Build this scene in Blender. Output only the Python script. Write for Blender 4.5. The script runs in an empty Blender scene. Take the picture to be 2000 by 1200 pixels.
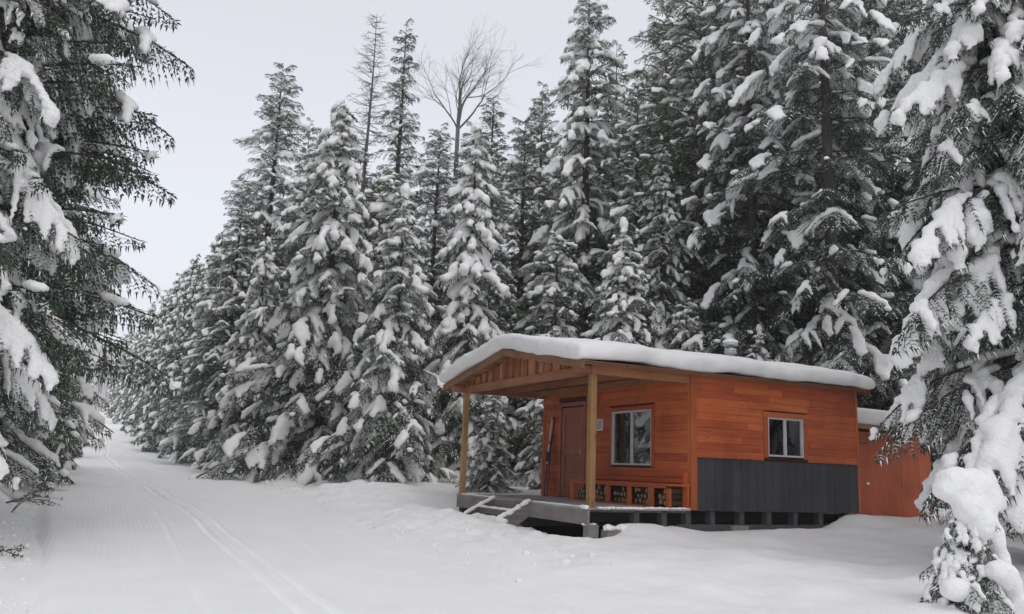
import bpy, bmesh, math, random, time
import numpy as np
from mathutils import Vector, Matrix
T_START = time.time()
rng = np.random.default_rng(7)
random.seed(7)
R = math.radians
scene = bpy.context.scene
col = scene.collection

# ------------------------------------------------------------------ camera, sky, sun, exposure
cd = bpy.data.cameras.new('camera'); cam = bpy.data.objects.new('camera', cd); col.objects.link(cam)
cd.sensor_width = 36.0; cd.lens = 36.0 * 1660.2 / 2000.0
cd.clip_start = 0.05; cd.clip_end = 5000
CAM_PITCH, CAM_ROLL, CAM_Z = 0.1879, 0.0369, 1.25
_f = Vector((0, math.cos(CAM_PITCH), math.sin(CAM_PITCH))); _r = Vector((1, 0, 0)); _u = _r.cross(_f)
_r2 = _r * math.cos(CAM_ROLL) + _u * math.sin(CAM_ROLL); _u2 = -_r * math.sin(CAM_ROLL) + _u * math.cos(CAM_ROLL)
M = Matrix((( _r2.x, _u2.x, -_f.x, 0), (_r2.y, _u2.y, -_f.y, 0), (_r2.z, _u2.z, -_f.z, CAM_Z), (0, 0, 0, 1)))
cam.matrix_world = M
scene.camera = cam

SUN_EL, SUN_AZ = 58.0, 150.0
w = bpy.data.worlds.new('World'); scene.world = w; w.use_nodes = True
nt = w.node_tree; nt.nodes.clear()
out = nt.nodes.new('ShaderNodeOutputWorld')
sky = nt.nodes.new('ShaderNodeTexSky'); sky.sky_type = 'NISHITA'; sky.sun_disc = False
sky.sun_elevation = R(SUN_EL); sky.sun_rotation = R(SUN_AZ); sky.air_density = 1.0; sky.dust_density = 4.0
bg1 = nt.nodes.new('ShaderNodeBackground'); bg1.inputs['Strength'].default_value = 0.05
hs = nt.nodes.new('ShaderNodeHueSaturation'); hs.inputs['Saturation'].default_value = 0.45
nt.links.new(sky.outputs[0], hs.inputs['Color']); nt.links.new(hs.outputs[0], bg1.inputs['Color'])
# thin even overcast over the clear sky: palest towards the horizon
tc = nt.nodes.new('ShaderNodeTexCoord'); sx = nt.nodes.new('ShaderNodeSeparateXYZ')
nt.links.new(tc.outputs['Generated'], sx.inputs[0])
rmp = nt.nodes.new('ShaderNodeValToRGB')
rmp.color_ramp.elements[0].position = 0.0; rmp.color_ramp.elements[0].color = (0.84, 0.86, 0.915, 1)
rmp.color_ramp.elements[1].position = 1.0; rmp.color_ramp.elements[1].color = (0.71, 0.725, 0.775, 1)
e = rmp.color_ramp.elements.new(0.26); e.color = (0.815, 0.845, 0.915, 1)
e = rmp.color_ramp.elements.new(0.47); e.color = (0.715, 0.733, 0.792, 1)
nt.links.new(sx.outputs['Z'], rmp.inputs[0])
bg2 = nt.nodes.new('ShaderNodeBackground'); bg2.inputs['Strength'].default_value = 1.09
nt.links.new(rmp.outputs[0], bg2.inputs['Color'])
mx = nt.nodes.new('ShaderNodeMixShader'); mx.inputs[0].default_value = 0.9
nt.links.new(bg1.outputs[0], mx.inputs[1]); nt.links.new(bg2.outputs[0], mx.inputs[2])
nt.links.new(mx.outputs[0], out.inputs['Surface'])

sd = bpy.data.lights.new('sun', 'SUN'); sd.energy = 0.7; sd.angle = R(40); sd.color = (1.0, 0.97, 0.93)
sun = bpy.data.objects.new('sun', sd); col.objects.link(sun)
sun.rotation_euler = (R(90 - SUN_EL), 0, R(180 - SUN_AZ))
scene.view_settings.view_transform = 'Standard'; scene.view_settings.look = 'None'
scene.view_settings.gamma = 1.0; scene.view_settings.use_curve_mapping = False
scene.view_settings.exposure = 0.06
scene.render.engine = 'CYCLES'
try:
    scene.cycles.use_denoising = True
    scene.cycles.max_bounces = 10; scene.cycles.diffuse_bounces = 8
    scene.cycles.use_adaptive_sampling = True
except Exception: pass

# ------------------------------------------------------------------ materials
MATS = {}
def new_mat(name):
    m = bpy.data.materials.new(name); m.use_nodes = True
    n = m.node_tree.nodes; b = n['Principled BSDF']; MATS[name] = m
    return m, n, m.node_tree.links, b
def noise(n, scale, detail=4, rough=0.55):
    t = n.new('ShaderNodeTexNoise'); t.inputs['Scale'].default_value = scale
    t.inputs['Detail'].default_value = detail; t.inputs['Roughness'].default_value = rough
    return t
def ramp(n, stops):
    r = n.new('ShaderNodeValToRGB'); el = r.color_ramp.elements
    el[0].position, el[0].color = stops[0][0], (*stops[0][1], 1)
    el[1].position, el[1].color = stops[-1][0], (*stops[-1][1], 1)
    for p, c in stops[1:-1]:
        x = el.new(p); x.color = (*c, 1)
    return r
def snow_mat(name, c0, c1, bump=0.25, scale=9.0, corduroy=False):
    m, n, l, b = new_mat(name)
    tcn = n.new('ShaderNodeTexCoord')
    t = noise(n, 1.3, 5); l.new(tcn.outputs['Object'], t.inputs['Vector'])
    r = ramp(n, [(0.3, c0), (0.7, c1)]); l.new(t.outputs['Fac'], r.inputs[0]); l.new(r.outputs[0], b.inputs['Base Color'])
    b.inputs['Roughness'].default_value = 0.75; b.inputs['Specular IOR Level'].default_value = 0.2
    t2 = noise(n, scale, 6, 0.6); l.new(tcn.outputs['Object'], t2.inputs['Vector'])
    bp = n.new('ShaderNodeBump'); bp.inputs['Strength'].default_value = bump; bp.inputs['Distance'].default_value = 0.05
    l.new(t2.outputs['Fac'], bp.inputs['Height'])
    last = bp
    if corduroy:
        wv = n.new('ShaderNodeTexWave'); wv.bands_direction = 'X'; wv.inputs['Scale'].default_value = 4.6
        wv.inputs['Distortion'].default_value = 0.4; wv.inputs['Detail'].default_value = 2
        l.new(tcn.outputs['Object'], wv.inputs['Vector'])
        nm = noise(n, 0.55, 3); l.new(tcn.outputs['Object'], nm.inputs['Vector'])
        rr = ramp(n, [(0.42, (0, 0, 0)), (0.62, (1, 1, 1))]); l.new(nm.outputs['Fac'], rr.inputs[0])
        mu = n.new('ShaderNodeMath'); mu.operation = 'MULTIPLY'; l.new(wv.outputs['Fac'], mu.inputs[0]); l.new(rr.outputs[0], mu.inputs[1])
        b2 = n.new('ShaderNodeBump'); b2.inputs['Strength'].default_value = 0.2; b2.inputs['Distance'].default_value = 0.02
        l.new(mu.outputs[0], b2.inputs['Height']); l.new(bp.outputs[0], b2.inputs['Normal']); last = b2
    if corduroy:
        at = n.new('ShaderNodeAttribute'); at.attribute_name = 'track_tone'  # lighter snow colour along the track lines
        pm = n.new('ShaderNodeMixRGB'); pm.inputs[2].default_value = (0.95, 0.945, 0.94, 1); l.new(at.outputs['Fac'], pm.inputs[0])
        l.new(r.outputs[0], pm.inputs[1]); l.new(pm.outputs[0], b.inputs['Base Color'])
    l.new(last.outputs[0], b.inputs['Normal'])
    return m
snow_mat('snow', (0.83, 0.825, 0.825), (0.89, 0.88, 0.875), 0.4)
snow_mat('snow_tree', (0.92, 0.915, 0.91), (0.965, 0.955, 0.945), 0.7, 18.0)
snow_mat('snow_roof', (0.81, 0.805, 0.80), (0.88, 0.87, 0.865), 0.15, 9.0)
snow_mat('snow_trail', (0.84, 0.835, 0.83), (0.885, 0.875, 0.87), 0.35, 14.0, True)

def foliage_mat(name, c0, c1, c2):
    m, n, l, b = new_mat(name)
    tcn = n.new('ShaderNodeTexCoord'); t = noise(n, 1.1, 4); l.new(tcn.outputs['Object'], t.inputs['Vector'])
    t2 = noise(n, 23.0, 2); l.new(tcn.outputs['Object'], t2.inputs['Vector'])
    ad = n.new('ShaderNodeMath'); ad.operation = 'ADD'; l.new(t.outputs['Fac'], ad.inputs[0])
    sb = n.new('ShaderNodeMath'); sb.operation = 'MULTIPLY_ADD'; sb.inputs[1].default_value = 0.6; sb.inputs[2].default_value = -0.3
    l.new(t2.outputs['Fac'], sb.inputs[0]); l.new(sb.outputs[0], ad.inputs[1])
    r = ramp(n, [(0.25, c0), (0.5, c1), (0.8, c2)]); l.new(ad.outputs[0], r.inputs[0])
    l.new(r.outputs[0], b.inputs['Base Color'])
    b.inputs['Roughness'].default_value = 0.65; b.inputs['Specular IOR Level'].default_value = 0.25
    return m
foliage_mat('needles', (0.038, 0.058, 0.036), (0.060, 0.088, 0.048), (0.100, 0.134, 0.068))
foliage_mat('needles_green', (0.048, 0.068, 0.030), (0.078, 0.106, 0.042), (0.122, 0.150, 0.058))
foliage_mat('needles_blue', (0.034, 0.053, 0.042), (0.053, 0.080, 0.057), (0.090, 0.120, 0.080))

def bark_mat(name, c0, c1):
    m, n, l, b = new_mat(name)
    tcn = n.new('ShaderNodeTexCoord'); mp = n.new('ShaderNodeMapping'); mp.inputs['Scale'].default_value = (9, 9, 2.2)
    l.new(tcn.outputs['Object'], mp.inputs['Vector'])
    t = noise(n, 2.0, 6, 0.65); l.new(mp.outputs[0], t.inputs['Vector'])
    r = ramp(n, [(0.35, c0), (0.7, c1)]); l.new(t.outputs['Fac'], r.inputs[0]); l.new(r.outputs[0], b.inputs['Base Color'])
    bp = n.new('ShaderNodeBump'); bp.inputs['Strength'].default_value = 0.8; bp.inputs['Distance'].default_value = 0.03
    l.new(t.outputs['Fac'], bp.inputs['Height']); l.new(bp.outputs[0], b.inputs['Normal'])
    b.inputs['Roughness'].default_value = 0.9
    return m
bark_mat('bark', (0.045, 0.040, 0.037), (0.115, 0.10, 0.092))
bark_mat('twig', (0.050, 0.042, 0.036), (0.11, 0.095, 0.082))
bark_mat('bare_bark', (0.10, 0.09, 0.085), (0.22, 0.20, 0.19))

def wood_mat(name, cols, axis='X', rough=0.6, knots=True, spread=1.0):
    """Stained board: a tone of its own per board, grain running along the board, knots."""
    m, n, l, b = new_mat(name)
    tcn = n.new('ShaderNodeTexCoord'); oi = n.new('ShaderNodeObjectInfo')
    cb = n.new('ShaderNodeCombineXYZ')
    for i, k in enumerate((37.0, 91.0, 53.0)):
        mm = n.new('ShaderNodeMath'); mm.operation = 'MULTIPLY'; mm.inputs[1].default_value = k
        l.new(oi.outputs['Random'], mm.inputs[0]); l.new(mm.outputs[0], cb.inputs[i])
    ad = n.new('ShaderNodeVectorMath'); ad.operation = 'ADD'
    l.new(tcn.outputs['Object'], ad.inputs[0]); l.new(cb.outputs[0], ad.inputs[1])
    mp = n.new('ShaderNodeMapping'); s = {'X': (1.2, 22, 22), 'Y': (22, 1.2, 22), 'Z': (22, 22, 1.2)}[axis]
    mp.inputs['Scale'].default_value = s; l.new(ad.outputs[0], mp.inputs['Vector'])
    t = noise(n, 1.0, 5, 0.6); l.new(mp.outputs[0], t.inputs['Vector'])
    wsum = n.new('ShaderNodeMath'); wsum.operation = 'MULTIPLY_ADD'; wsum.inputs[1].default_value = 0.75 * spread; wsum.inputs[2].default_value = -0.37 * spread
    l.new(oi.outputs['Random'], wsum.inputs[0])
    a2 = n.new('ShaderNodeMath'); a2.operation = 'ADD'; l.new(wsum.outputs[0], a2.inputs[0]); l.new(t.outputs['Fac'], a2.inputs[1])
    k = len(cols); r = ramp(n, [(0.12 + 0.76 * i / (k - 1), c) for i, c in enumerate(cols)]); l.new(a2.outputs[0], r.inputs[0])
    src = r.outputs[0]
    if knots:
        vo = n.new('ShaderNodeTexVoronoi'); vo.inputs['Scale'].default_value = 2.6
        mp2 = n.new('ShaderNodeMapping'); mp2.inputs['Scale'].default_value = {'X': (1, 2.6, 2.6), 'Y': (2.6, 1, 2.6), 'Z': (2.6, 2.6, 1)}[axis]
        l.new(ad.outputs[0], mp2.inputs['Vector']); l.new(mp2.outputs[0], vo.inputs['Vector'])
        kr = ramp(n, [(0.05, (0.25, 0.25, 0.25)), (0.12, (1, 1, 1))]); l.new(vo.outputs['Distance'], kr.inputs[0])
        mxn = n.new('ShaderNodeMixRGB'); mxn.blend_type = 'MULTIPLY'; mxn.inputs[0].default_value = 0.85
        l.new(src, mxn.inputs[1]); l.new(kr.outputs[0], mxn.inputs[2]); src = mxn.outputs[0]
    gm = n.new('ShaderNodeNewGeometry'); wn = noise(n, 1.1, 5, 0.65); l.new(gm.outputs['Position'], wn.inputs['Vector'])
    wr = ramp(n, [(0.32, (0.66, 0.62, 0.60)), (0.52, (1, 1, 1)), (0.72, (1.0, 1.0, 1.0))]); l.new(wn.outputs['Fac'], wr.inputs[0])
    wm = n.new('ShaderNodeMixRGB'); wm.blend_type = 'MULTIPLY'; wm.inputs[0].default_value = 0.8      # uneven weathering of the stain
    l.new(src, wm.inputs[1]); l.new(wr.outputs[0], wm.inputs[2]); src = wm.outputs[0]
    l.new(src, b.inputs['Base Color'])
    b.inputs['Roughness'].default_value = rough; b.inputs['Specular IOR Level'].default_value = 0.3
    bp = n.new('ShaderNodeBump'); bp.inputs['Strength'].default_value = 0.3; bp.inputs['Distance'].default_value = 0.004
    l.new(t.outputs['Fac'], bp.inputs['Height']); l.new(bp.outputs[0], b.inputs['Normal'])
    return m
STAIN = [(0.30, 0.054, 0.019), (0.44, 0.090, 0.026), (0.53, 0.122, 0.033), (0.62, 0.180, 0.048)]
for ax in 'XYZ':
    wood_mat('stain_' + ax, STAIN, ax, spread=0.6)
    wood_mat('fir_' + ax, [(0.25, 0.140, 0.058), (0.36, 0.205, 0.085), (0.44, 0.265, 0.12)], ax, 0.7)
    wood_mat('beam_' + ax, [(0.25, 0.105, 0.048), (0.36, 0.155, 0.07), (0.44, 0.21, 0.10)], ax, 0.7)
    wood_mat('grey_wood_' + ax, [(0.12, 0.108, 0.10), (0.19, 0.172, 0.16), (0.27, 0.245, 0.23)], ax, 0.85, False)
    wood_mat('trim_' + ax, [(0.38, 0.085, 0.026), (0.46, 0.115, 0.034), (0.52, 0.15, 0.045)], ax)
wood_mat('deck_dusty_Y', [(0.20, 0.185, 0.18), (0.36, 0.345, 0.34), (0.62, 0.61, 0.61)], 'Y', 0.9, False, 0.5)
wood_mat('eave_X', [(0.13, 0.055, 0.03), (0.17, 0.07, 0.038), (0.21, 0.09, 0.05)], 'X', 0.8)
wood_mat('shed_Z', [(0.32, 0.066, 0.024), (0.41, 0.090, 0.030), (0.49, 0.116, 0.038)], 'Z')
wood_mat('cedar_Z', [(0.27, 0.095, 0.046), (0.43, 0.170, 0.082), (0.60, 0.280, 0.145)], 'Z', 0.75, False, 1.3)
wood_mat('brown_Z', [(0.30, 0.098, 0.058), (0.34, 0.112, 0.066), (0.38, 0.128, 0.076)], 'Z', 0.55, False)
wood_mat('charcoal_Z', [(0.040, 0.040, 0.046), (0.048, 0.048, 0.055), (0.058, 0.058, 0.066)], 'Z', 0.6, False)
wood_mat('roof_under_X', [(0.20, 0.10, 0.05), (0.28, 0.15, 0.08), (0.34, 0.19, 0.10)], 'X', 0.8)
def plain(name, c, rough=0.6, metal=0.0, spec=0.3):
    m, n, l, b = new_mat(name)
    t = noise(n, 6.0, 4); tcn = n.new('ShaderNodeTexCoord'); l.new(tcn.outputs['Object'], t.inputs['Vector'])
    r = ramp(n, [(0.3, tuple(0.86 * x for x in c)), (0.7, tuple(min(1, 1.1 * x) for x in c))]); l.new(t.outputs['Fac'], r.inputs[0])
    l.new(r.outputs[0], b.inputs['Base Color'])
    b.inputs['Roughness'].default_value = rough; b.inputs['Metallic'].default_value = metal; b.inputs['Specular IOR Level'].default_value = spec
    return m
plain('dark_backing', (0.05, 0.022, 0.014), 0.9)
plain('interior', (0.09, 0.065, 0.05), 0.9)
plain('white_vinyl', (0.55, 0.55, 0.57), 0.4)
plain('white_paper', (0.75, 0.75, 0.78), 0.7)
plain('grey_print', (0.26, 0.28, 0.36), 0.7)
plain('steel', (0.50, 0.51, 0.52), 0.35, 0.9)
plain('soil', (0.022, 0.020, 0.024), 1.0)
plain('shaded_timber', (0.035, 0.033, 0.034), 0.95)
plain('concrete', (0.26, 0.25, 0.22), 0.95)
plain('concrete_dark', (0.085, 0.087, 0.092), 0.95)
plain('brass', (0.45, 0.33, 0.14), 0.35, 0.9)
plain('ski_red', (0.17, 0.022, 0.028), 0.3, 0, 0.5)
plain('ski_white', (0.60, 0.55, 0.48), 0.35, 0, 0.5)
plain('ski_black', (0.02, 0.02, 0.022), 0.4)
plain('log_bark', (0.10, 0.065, 0.045), 0.9)
plain('log_end', (0.30, 0.20, 0.12), 0.85)
plain('dry_grass', (0.26, 0.20, 0.13), 0.9)
plain('hill_snow', (0.70, 0.68, 0.69), 0.9)
plain('hill_wood', (0.21, 0.165, 0.155), 0.9)
plain('hill_wood_snow', (0.62, 0.60, 0.61), 0.9)
m, n, l, b = new_mat('glass')
for x in list(n): n.remove(x)
o_ = n.new('ShaderNodeOutputMaterial'); tr = n.new('ShaderNodeBsdfTransparent'); tr.inputs[0].default_value = (0.80, 0.84, 0.83, 1)
gl = n.new('ShaderNodeBsdfGlossy'); gl.inputs['Roughness'].default_value = 0.015; gl.inputs[0].default_value = (0.92, 0.94, 0.95, 1)
fr = n.new('ShaderNodeFresnel'); fr.inputs[0].default_value = 1.6
ms = n.new('ShaderNodeMixShader'); mm = n.new('ShaderNodeMath'); mm.operation = 'MULTIPLY_ADD'; mm.inputs[1].default_value = 1.3; mm.inputs[2].default_value = 0.03
l.new(fr.outputs[0], mm.inputs[0]); l.new(mm.outputs[0], ms.inputs[0]); l.new(tr.outputs[0], ms.inputs[1]); l.new(gl.outputs[0], ms.inputs[2]); l.new(ms.outputs[0], o_.inputs[0])

# ------------------------------------------------------------------ helpers
def mesh_np(name, V, F, mat, smooth=True, quads=False):
    """Mesh from numpy arrays: V (n,3), F (m,3) or (m,4)."""
    me = bpy.data.meshes.new(name); V = np.asarray(V, np.float32); F = np.asarray(F, np.int32)
    k = F.shape[1]
    me.vertices.add(len(V)); me.vertices.foreach_set('co', V.ravel())
    me.loops.add(F.size); me.loops.foreach_set('vertex_index', F.ravel())
    me.polygons.add(len(F)); me.polygons.foreach_set('loop_start', np.arange(0, F.size, k, dtype=np.int32))
    me.polygons.foreach_set('use_smooth', np.full(len(F), smooth))
    me.update(calc_edges=True); me.validate()
    if mat: me.materials.append(MATS[mat])
    return me
def link(name, me, parent=None, loc=None):
    o = bpy.data.objects.new(name, me); col.objects.link(o)
    if parent: o.parent = parent
    if loc is not None: o.location = loc
    return o
def tag(o, label, cat, group=None):
    o['label'] = label; o['category'] = cat
    if group: o['group'] = group
    return o
def empty(name, loc, rz=0.0):
    o = bpy.data.objects.new(name, None); o.empty_display_size = 0.2; col.objects.link(o)
    o.location = loc; o.rotation_euler = (0, 0, rz); return o
BOXF = [(0, 3, 2, 1), (4, 5, 6, 7), (0, 1, 5, 4), (1, 2, 6, 5), (2, 3, 7, 6), (3, 0, 4, 7)]
def box(name, lo, hi, mat, parent, jit=0.0, rot=None):
    """Box in the parent's frame with its origin at its own centre."""
    lo = np.array(lo, float); hi = np.array(hi, float); c = (lo + hi) / 2; h = (hi - lo) / 2
    V = [(sx_ * h[0], sy_ * h[1], sz_ * h[2]) for sz_ in (-1, 1) for sx_, sy_ in ((-1, -1), (1, -1), (1, 1), (-1, 1))]
    if jit: V = [tuple(x + random.uniform(-jit, jit) for x in v) for v in V]
    o = link(name, mesh_np(name, V, BOXF, mat, False), parent, c)
    if rot: o.rotation_euler = rot
    return o
def beam(name, p, q, wy, hz, mat, parent, up=(0, 0, 1)):
    """Rectangular bar from p to q."""
    p = Vector(p); q = Vector(q); d = (q - p); L = d.length; d.normalize()
    s = d.cross(Vector(up)).normalized(); n_ = s.cross(d)
    V = []
    for a in (0, L):
        for i, j in ((-1, -1), (1, -1), (1, 1), (-1, 1)):
            V.append(d * (a - L / 2) + s * (i * wy / 2) + n_ * (j * hz / 2))
    F = [(0, 1, 2, 3), (7, 6, 5, 4), (0, 4, 5, 1), (1, 5, 6, 2), (2, 6, 7, 3), (3, 7, 4, 0)]
    return link(name, mesh_np(name, [tuple(v) for v in V], F, mat, False), parent, (p + q) / 2)
def tube_np(P, rad, k=6, cap=True):
    P = np.asarray(P, float); n_ = len(P); rad = np.asarray(rad, float)
    D = np.gradient(P, axis=0); D /= np.linalg.norm(D, axis=1, keepdims=True) + 1e-9
    ref = np.array([0.0, 0, 1.0]) if abs(D[0, 2]) < 0.9 else np.array([1.0, 0, 0])
    S = np.cross(D, ref); S /= np.linalg.norm(S, axis=1, keepdims=True) + 1e-9; N = np.cross(S, D)
    a = np.arange(k) * 2 * np.pi / k
    V = (P[:, None] + rad[:, None, None] * (np.cos(a)[None, :, None] * S[:, None] + np.sin(a)[None, :, None] * N[:, None])).reshape(-1, 3)
    i = np.arange(n_ - 1)[:, None] * k; j = np.arange(k)[None]; j2 = (j + 1) % k
    q = np.stack([i + j, i + j2, i + k + j2, i + k + j], -1).reshape(-1, 4)
    F = np.concatenate([q[:, [0, 1, 2]], q[:, [0, 2, 3]]])
    if cap:
        V = np.concatenate([V, P[-1:]]); t = len(V) - 1; b0 = (n_ - 1) * k
        F = np.concatenate([F, [[b0 + x, b0 + (x + 1) % k, t] for x in range(k)]])
    return V, F
class Acc:
    def __init__(s): s.V = []; s.F = []; s.n = 0
    def add(s, V, F):
        if len(V) == 0: return
        s.V.append(np.asarray(V, np.float32)); s.F.append(np.asarray(F, np.int32) + s.n); s.n += len(V)
    def get(s):
        if not s.V: return np.zeros((0, 3), np.float32), np.zeros((0, 3), np.int32)
        return np.concatenate(s.V), np.concatenate(s.F)
_bm = bmesh.new(); bmesh.ops.create_icosphere(_bm, subdivisions=1, radius=1.0)
ICO_V = np.array([v.co[:] for v in _bm.verts], np.float32); ICO_F = np.array([[v.index for v in f.verts] for f in _bm.faces], np.int32); _bm.free()
_bm = bmesh.new(); bmesh.ops.create_icosphere(_bm, subdivisions=2, radius=1.0)
ICO2_V = np.array([v.co[:] for v in _bm.verts], np.float32); ICO2_F = np.array([[v.index for v in f.verts] for f in _bm.faces], np.int32); _bm.free()
def spheres_np(C, S):
    """Union soup of ellipsoids: C (n,3) centres, S (n,3) radii."""
    n_ = len(C); V = (ICO_V[None] * S[:, None] + C[:, None]).reshape(-1, 3)
    F = (ICO_F[None] + (np.arange(n_) * len(ICO_V))[:, None, None]).reshape(-1, 3); return V, F
def remesh_np(V, F, voxel, smooth_it=4, smooth_f=0.5, dec=1.0):
    me = mesh_np('tmp', V, F, None); o = bpy.data.objects.new('tmp', me); col.objects.link(o)
    md = o.modifiers.new('r', 'REMESH'); md.mode = 'VOXEL'; md.voxel_size = voxel
    if smooth_it:
        sm = o.modifiers.new('s', 'SMOOTH'); sm.iterations = smooth_it; sm.factor = smooth_f
    if dec < 1.0:
        dm = o.modifiers.new('d', 'DECIMATE'); dm.ratio = dec
    dg = bpy.context.evaluated_depsgraph_get(); ev = o.evaluated_get(dg); m2 = ev.to_mesh()
    m2.calc_loop_triangles()
    V2 = np.empty(len(m2.vertices) * 3, np.float32); m2.vertices.foreach_get('co', V2)
    F2 = np.empty(len(m2.loop_triangles) * 3, np.int32); m2.loop_triangles.foreach_get('vertices', F2)
    ev.to_mesh_clear(); bpy.data.objects.remove(o); bpy.data.meshes.remove(me)
    return V2.reshape(-1, 3), F2.reshape(-1, 3)
_ph = rng.uniform(0, 6.28, (24, 3)); _dr = rng.normal(size=(24, 2)); _dr /= np.linalg.norm(_dr, axis=1, keepdims=True)
def fnoise(x, y, scale, oct=4):
    """Smooth 2-D noise out of sines, about -1..1."""
    z = 0; a = 1; tot = 0; k = 0
    for o_i in range(oct):
        f = 2 ** o_i / scale * 6.28
        for j in range(4):
            d = _dr[k % 24]; z = z + a * np.sin(f * (d[0] * x + d[1] * y) * (0.8 + 0.13 * j) + _ph[k % 24, 0]); k += 1
        tot += a * 2; a *= 0.5
    return z / tot

# ------------------------------------------------------------------ terrain
TS, TN = np.array([-0.4202, 0.9074]), np.array([0.9074, 0.4202])     # along the trail, across it
CAB_O = np.array([1.4313, 14.8819, 0.646]); CAB_A = 0.4646
CU = np.array([-math.sin(CAB_A), math.cos(CAB_A)]); CV = np.array([math.cos(CAB_A), math.sin(CAB_A)])
CW, CP, CL = 5.614, 2.213, 4.281
def sstep(a, b, x): t = np.clip((x - a) / (b - a), 0, 1); return t * t * (3 - 2 * t)
def grade(s): return np.where(s < 8, 0.0, np.where(s < 50, 0.03 * (s - 8), 1.26 + 0.062 * (s - 50)))
def nL(s): return np.interp(s, [-10, 7, 25, 60, 160], [0.2, -0.35, -1.5, -1.65, -1.6])
def nR(s): return np.interp(s, [-10, 7, 18, 30, 45, 60, 100, 160], [4.4, 4.2, 4.2, 4.2, 3.1, 2.3, 1.5, 1.4])
def trail_z(s, n): return grade(s)
STEPS_ = [(2.9 + 0.13 * (-1) ** k_ + 0.25 * math.sin(k_ * 0.35), -0.95 - 0.36 * k_) for k_ in range(9)] + [(0.4 - 0.42 * k_, -0.75 + 0.14 * (-1) ** k_ + 0.05 * k_) for k_ in range(4)]
def terrain(x, y):
    x = np.asarray(x, float); y = np.asarray(y, float)
    s = TS[0] * x + TS[1] * y; n = TN[0] * x + TN[1] * y
    gs = np.where(s > 50, 1.26 + 0.062 * (np.minimum(s, 150) - 50), grade(s))
    z = gs + 0.0
    dl = nL(s) - n; dr = n - nR(s)                      # distance outside the trail edges
    off = np.maximum(np.maximum(dl, dr), 0)
    near = sstep(0.0, 1.2, off)
    z = z - 0.05 * (1 - sstep(0.0, 0.5, off))            # sunk under the groomed strip
    z = z + near * (0.05 + 0.10 * fnoise(x, y, 5.0, 3) + 0.035 * fnoise(x + 3, y, 1.3, 3))
    z = z + sstep(0.2, 1.6, dl) * 0.22 * sstep(8, 16, s) + sstep(1.0, 5.0, dl) * 0.5
    z = z + sstep(0.8, 3.0, dr) * 0.08 * sstep(18, 24, s)
    z = z + 0.034 * np.clip(n - 7.3, 0, 9)
    z = z + sstep(3.6, 5.2, n) * sstep(7.5, 6.2, n) * sstep(17, 20, s) * sstep(30, 26, s) * (0.02 + 0.10 * np.abs(fnoise(x, y + 9, 1.5, 3)))
    # cabin frame
    u = (x - CAB_O[0]) * CU[0] + (y - CAB_O[1]) * CU[1]; v = (x - CAB_O[0]) * CV[0] + (y - CAB_O[1]) * CV[1]
    g = lambda u0, v0, ru, rv, h: h * np.exp(-((u - u0) / ru) ** 2 - ((v - v0) / rv) ** 2)
    z = z + g(3.6, -1.9, 1.2, 0.7, 0.05) + g(-1.6, 4.5, 0.9, 1.8, 0.04)
    zB = np.interp(v, [-0.2, 0.02, 0.43, 0.69, 1.29, 1.51, 1.73, 2.36, 3.02, 3.9, 4.67, 5.42, 5.73, 6.06, 6.5, 6.87, 9], [0.117, 0.20, 0.25, 0.40, 0.39, 0.335, 0.355, 0.25, 0.265, 0.295, 0.285, 0.325, 0.44, 0.58, 0.60, 0.55, 0.52])
    wB = np.where(u < -0.15, np.exp(-((u + 0.15) / 0.55) ** 2), sstep(2.0, 0.6, u)) * sstep(-0.7, 0.1, v) * sstep(9.5, 8.0, v)
    z = z * (1 - wB) + zB * wB
    zF = np.interp(u, [-0.5, 0.0, 0.66, 1.4, 2.2, 2.6, 3.9, 4.6, 5.4, 6.2], [0.12, 0.106, 0.10, 0.13, 0.165, 0.20, 0.13, 0.10, 0.25, 0.34])
    wF = np.where(v < -0.1, np.exp(-((v + 0.1) / 0.6) ** 2), 1.0) * sstep(-0.6, 0.0, u) * sstep(7.0, 6.0, u) * sstep(0.6, 0.2, v)
    z = z * (1 - wF) + zF * wF
    tr_ = np.exp(-((u - 1.5) / 3.2) ** 2 - ((v + 1.6) / 1.6) ** 2)
    z = z + tr_ * (0.05 * fnoise(x, y + 4, 0.9, 3) + 0.045 * fnoise(x + 7, y, 0.45, 2))
    for (pu, pv) in STEPS_: z = z - 0.11 * np.exp(-((u - pu) / 0.10) ** 2 - ((v - pv) / 0.16) ** 2) + 0.02 * np.exp(-((u - pu) / 0.2) ** 2 - ((v - pv) / 0.28) ** 2)
    inside = sstep(-0.02, 0.25, u) * sstep(-0.05, 0.3, v) * sstep(-0.1, 0.2, 6.4 - v) * sstep(-0.1, 0.25, CW - u)
    z = z * (1 - inside) + inside * (-0.15)
    z = z + 0.16 * sstep(5.8, 7.0, u) * sstep(-2.5, 0, v) * sstep(9, 6, v)
    return z
def axis_grid(lo, hi, c0, c1, fine, growth=1.12, mx_=12.0):
    a = list(np.arange(c0, c1, fine)); st = fine; x = a[-1]
    while x < hi: st = min(st * growth, mx_); x += st; a.append(x)
    st = fine; x = c0; b_ = []
    while x > lo: st = min(st * growth, mx_); x -= st; b_.append(x)
    return np.array(b_[::-1] + a)
gx = axis_grid(-420, 300, -9.0, 12.0, 0.085); gy = axis_grid(-45, 620, 6.5, 24.0, 0.095)
X, Y = np.meshgrid(gx, gy); Z = terrain(X, Y)
V = np.stack([X, Y, Z], -1).reshape(-1, 3); nx, ny = len(gx), len(gy)
i = (np.arange(ny - 1)[:, None] * nx + np.arange(nx - 1)[None]).ravel()
ground = link('snow_ground', mesh_np('snow_ground', V, np.stack([i, i + 1, i + nx + 1, i + nx], -1), 'snow'))
ground['kind'] = 'structure'

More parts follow.
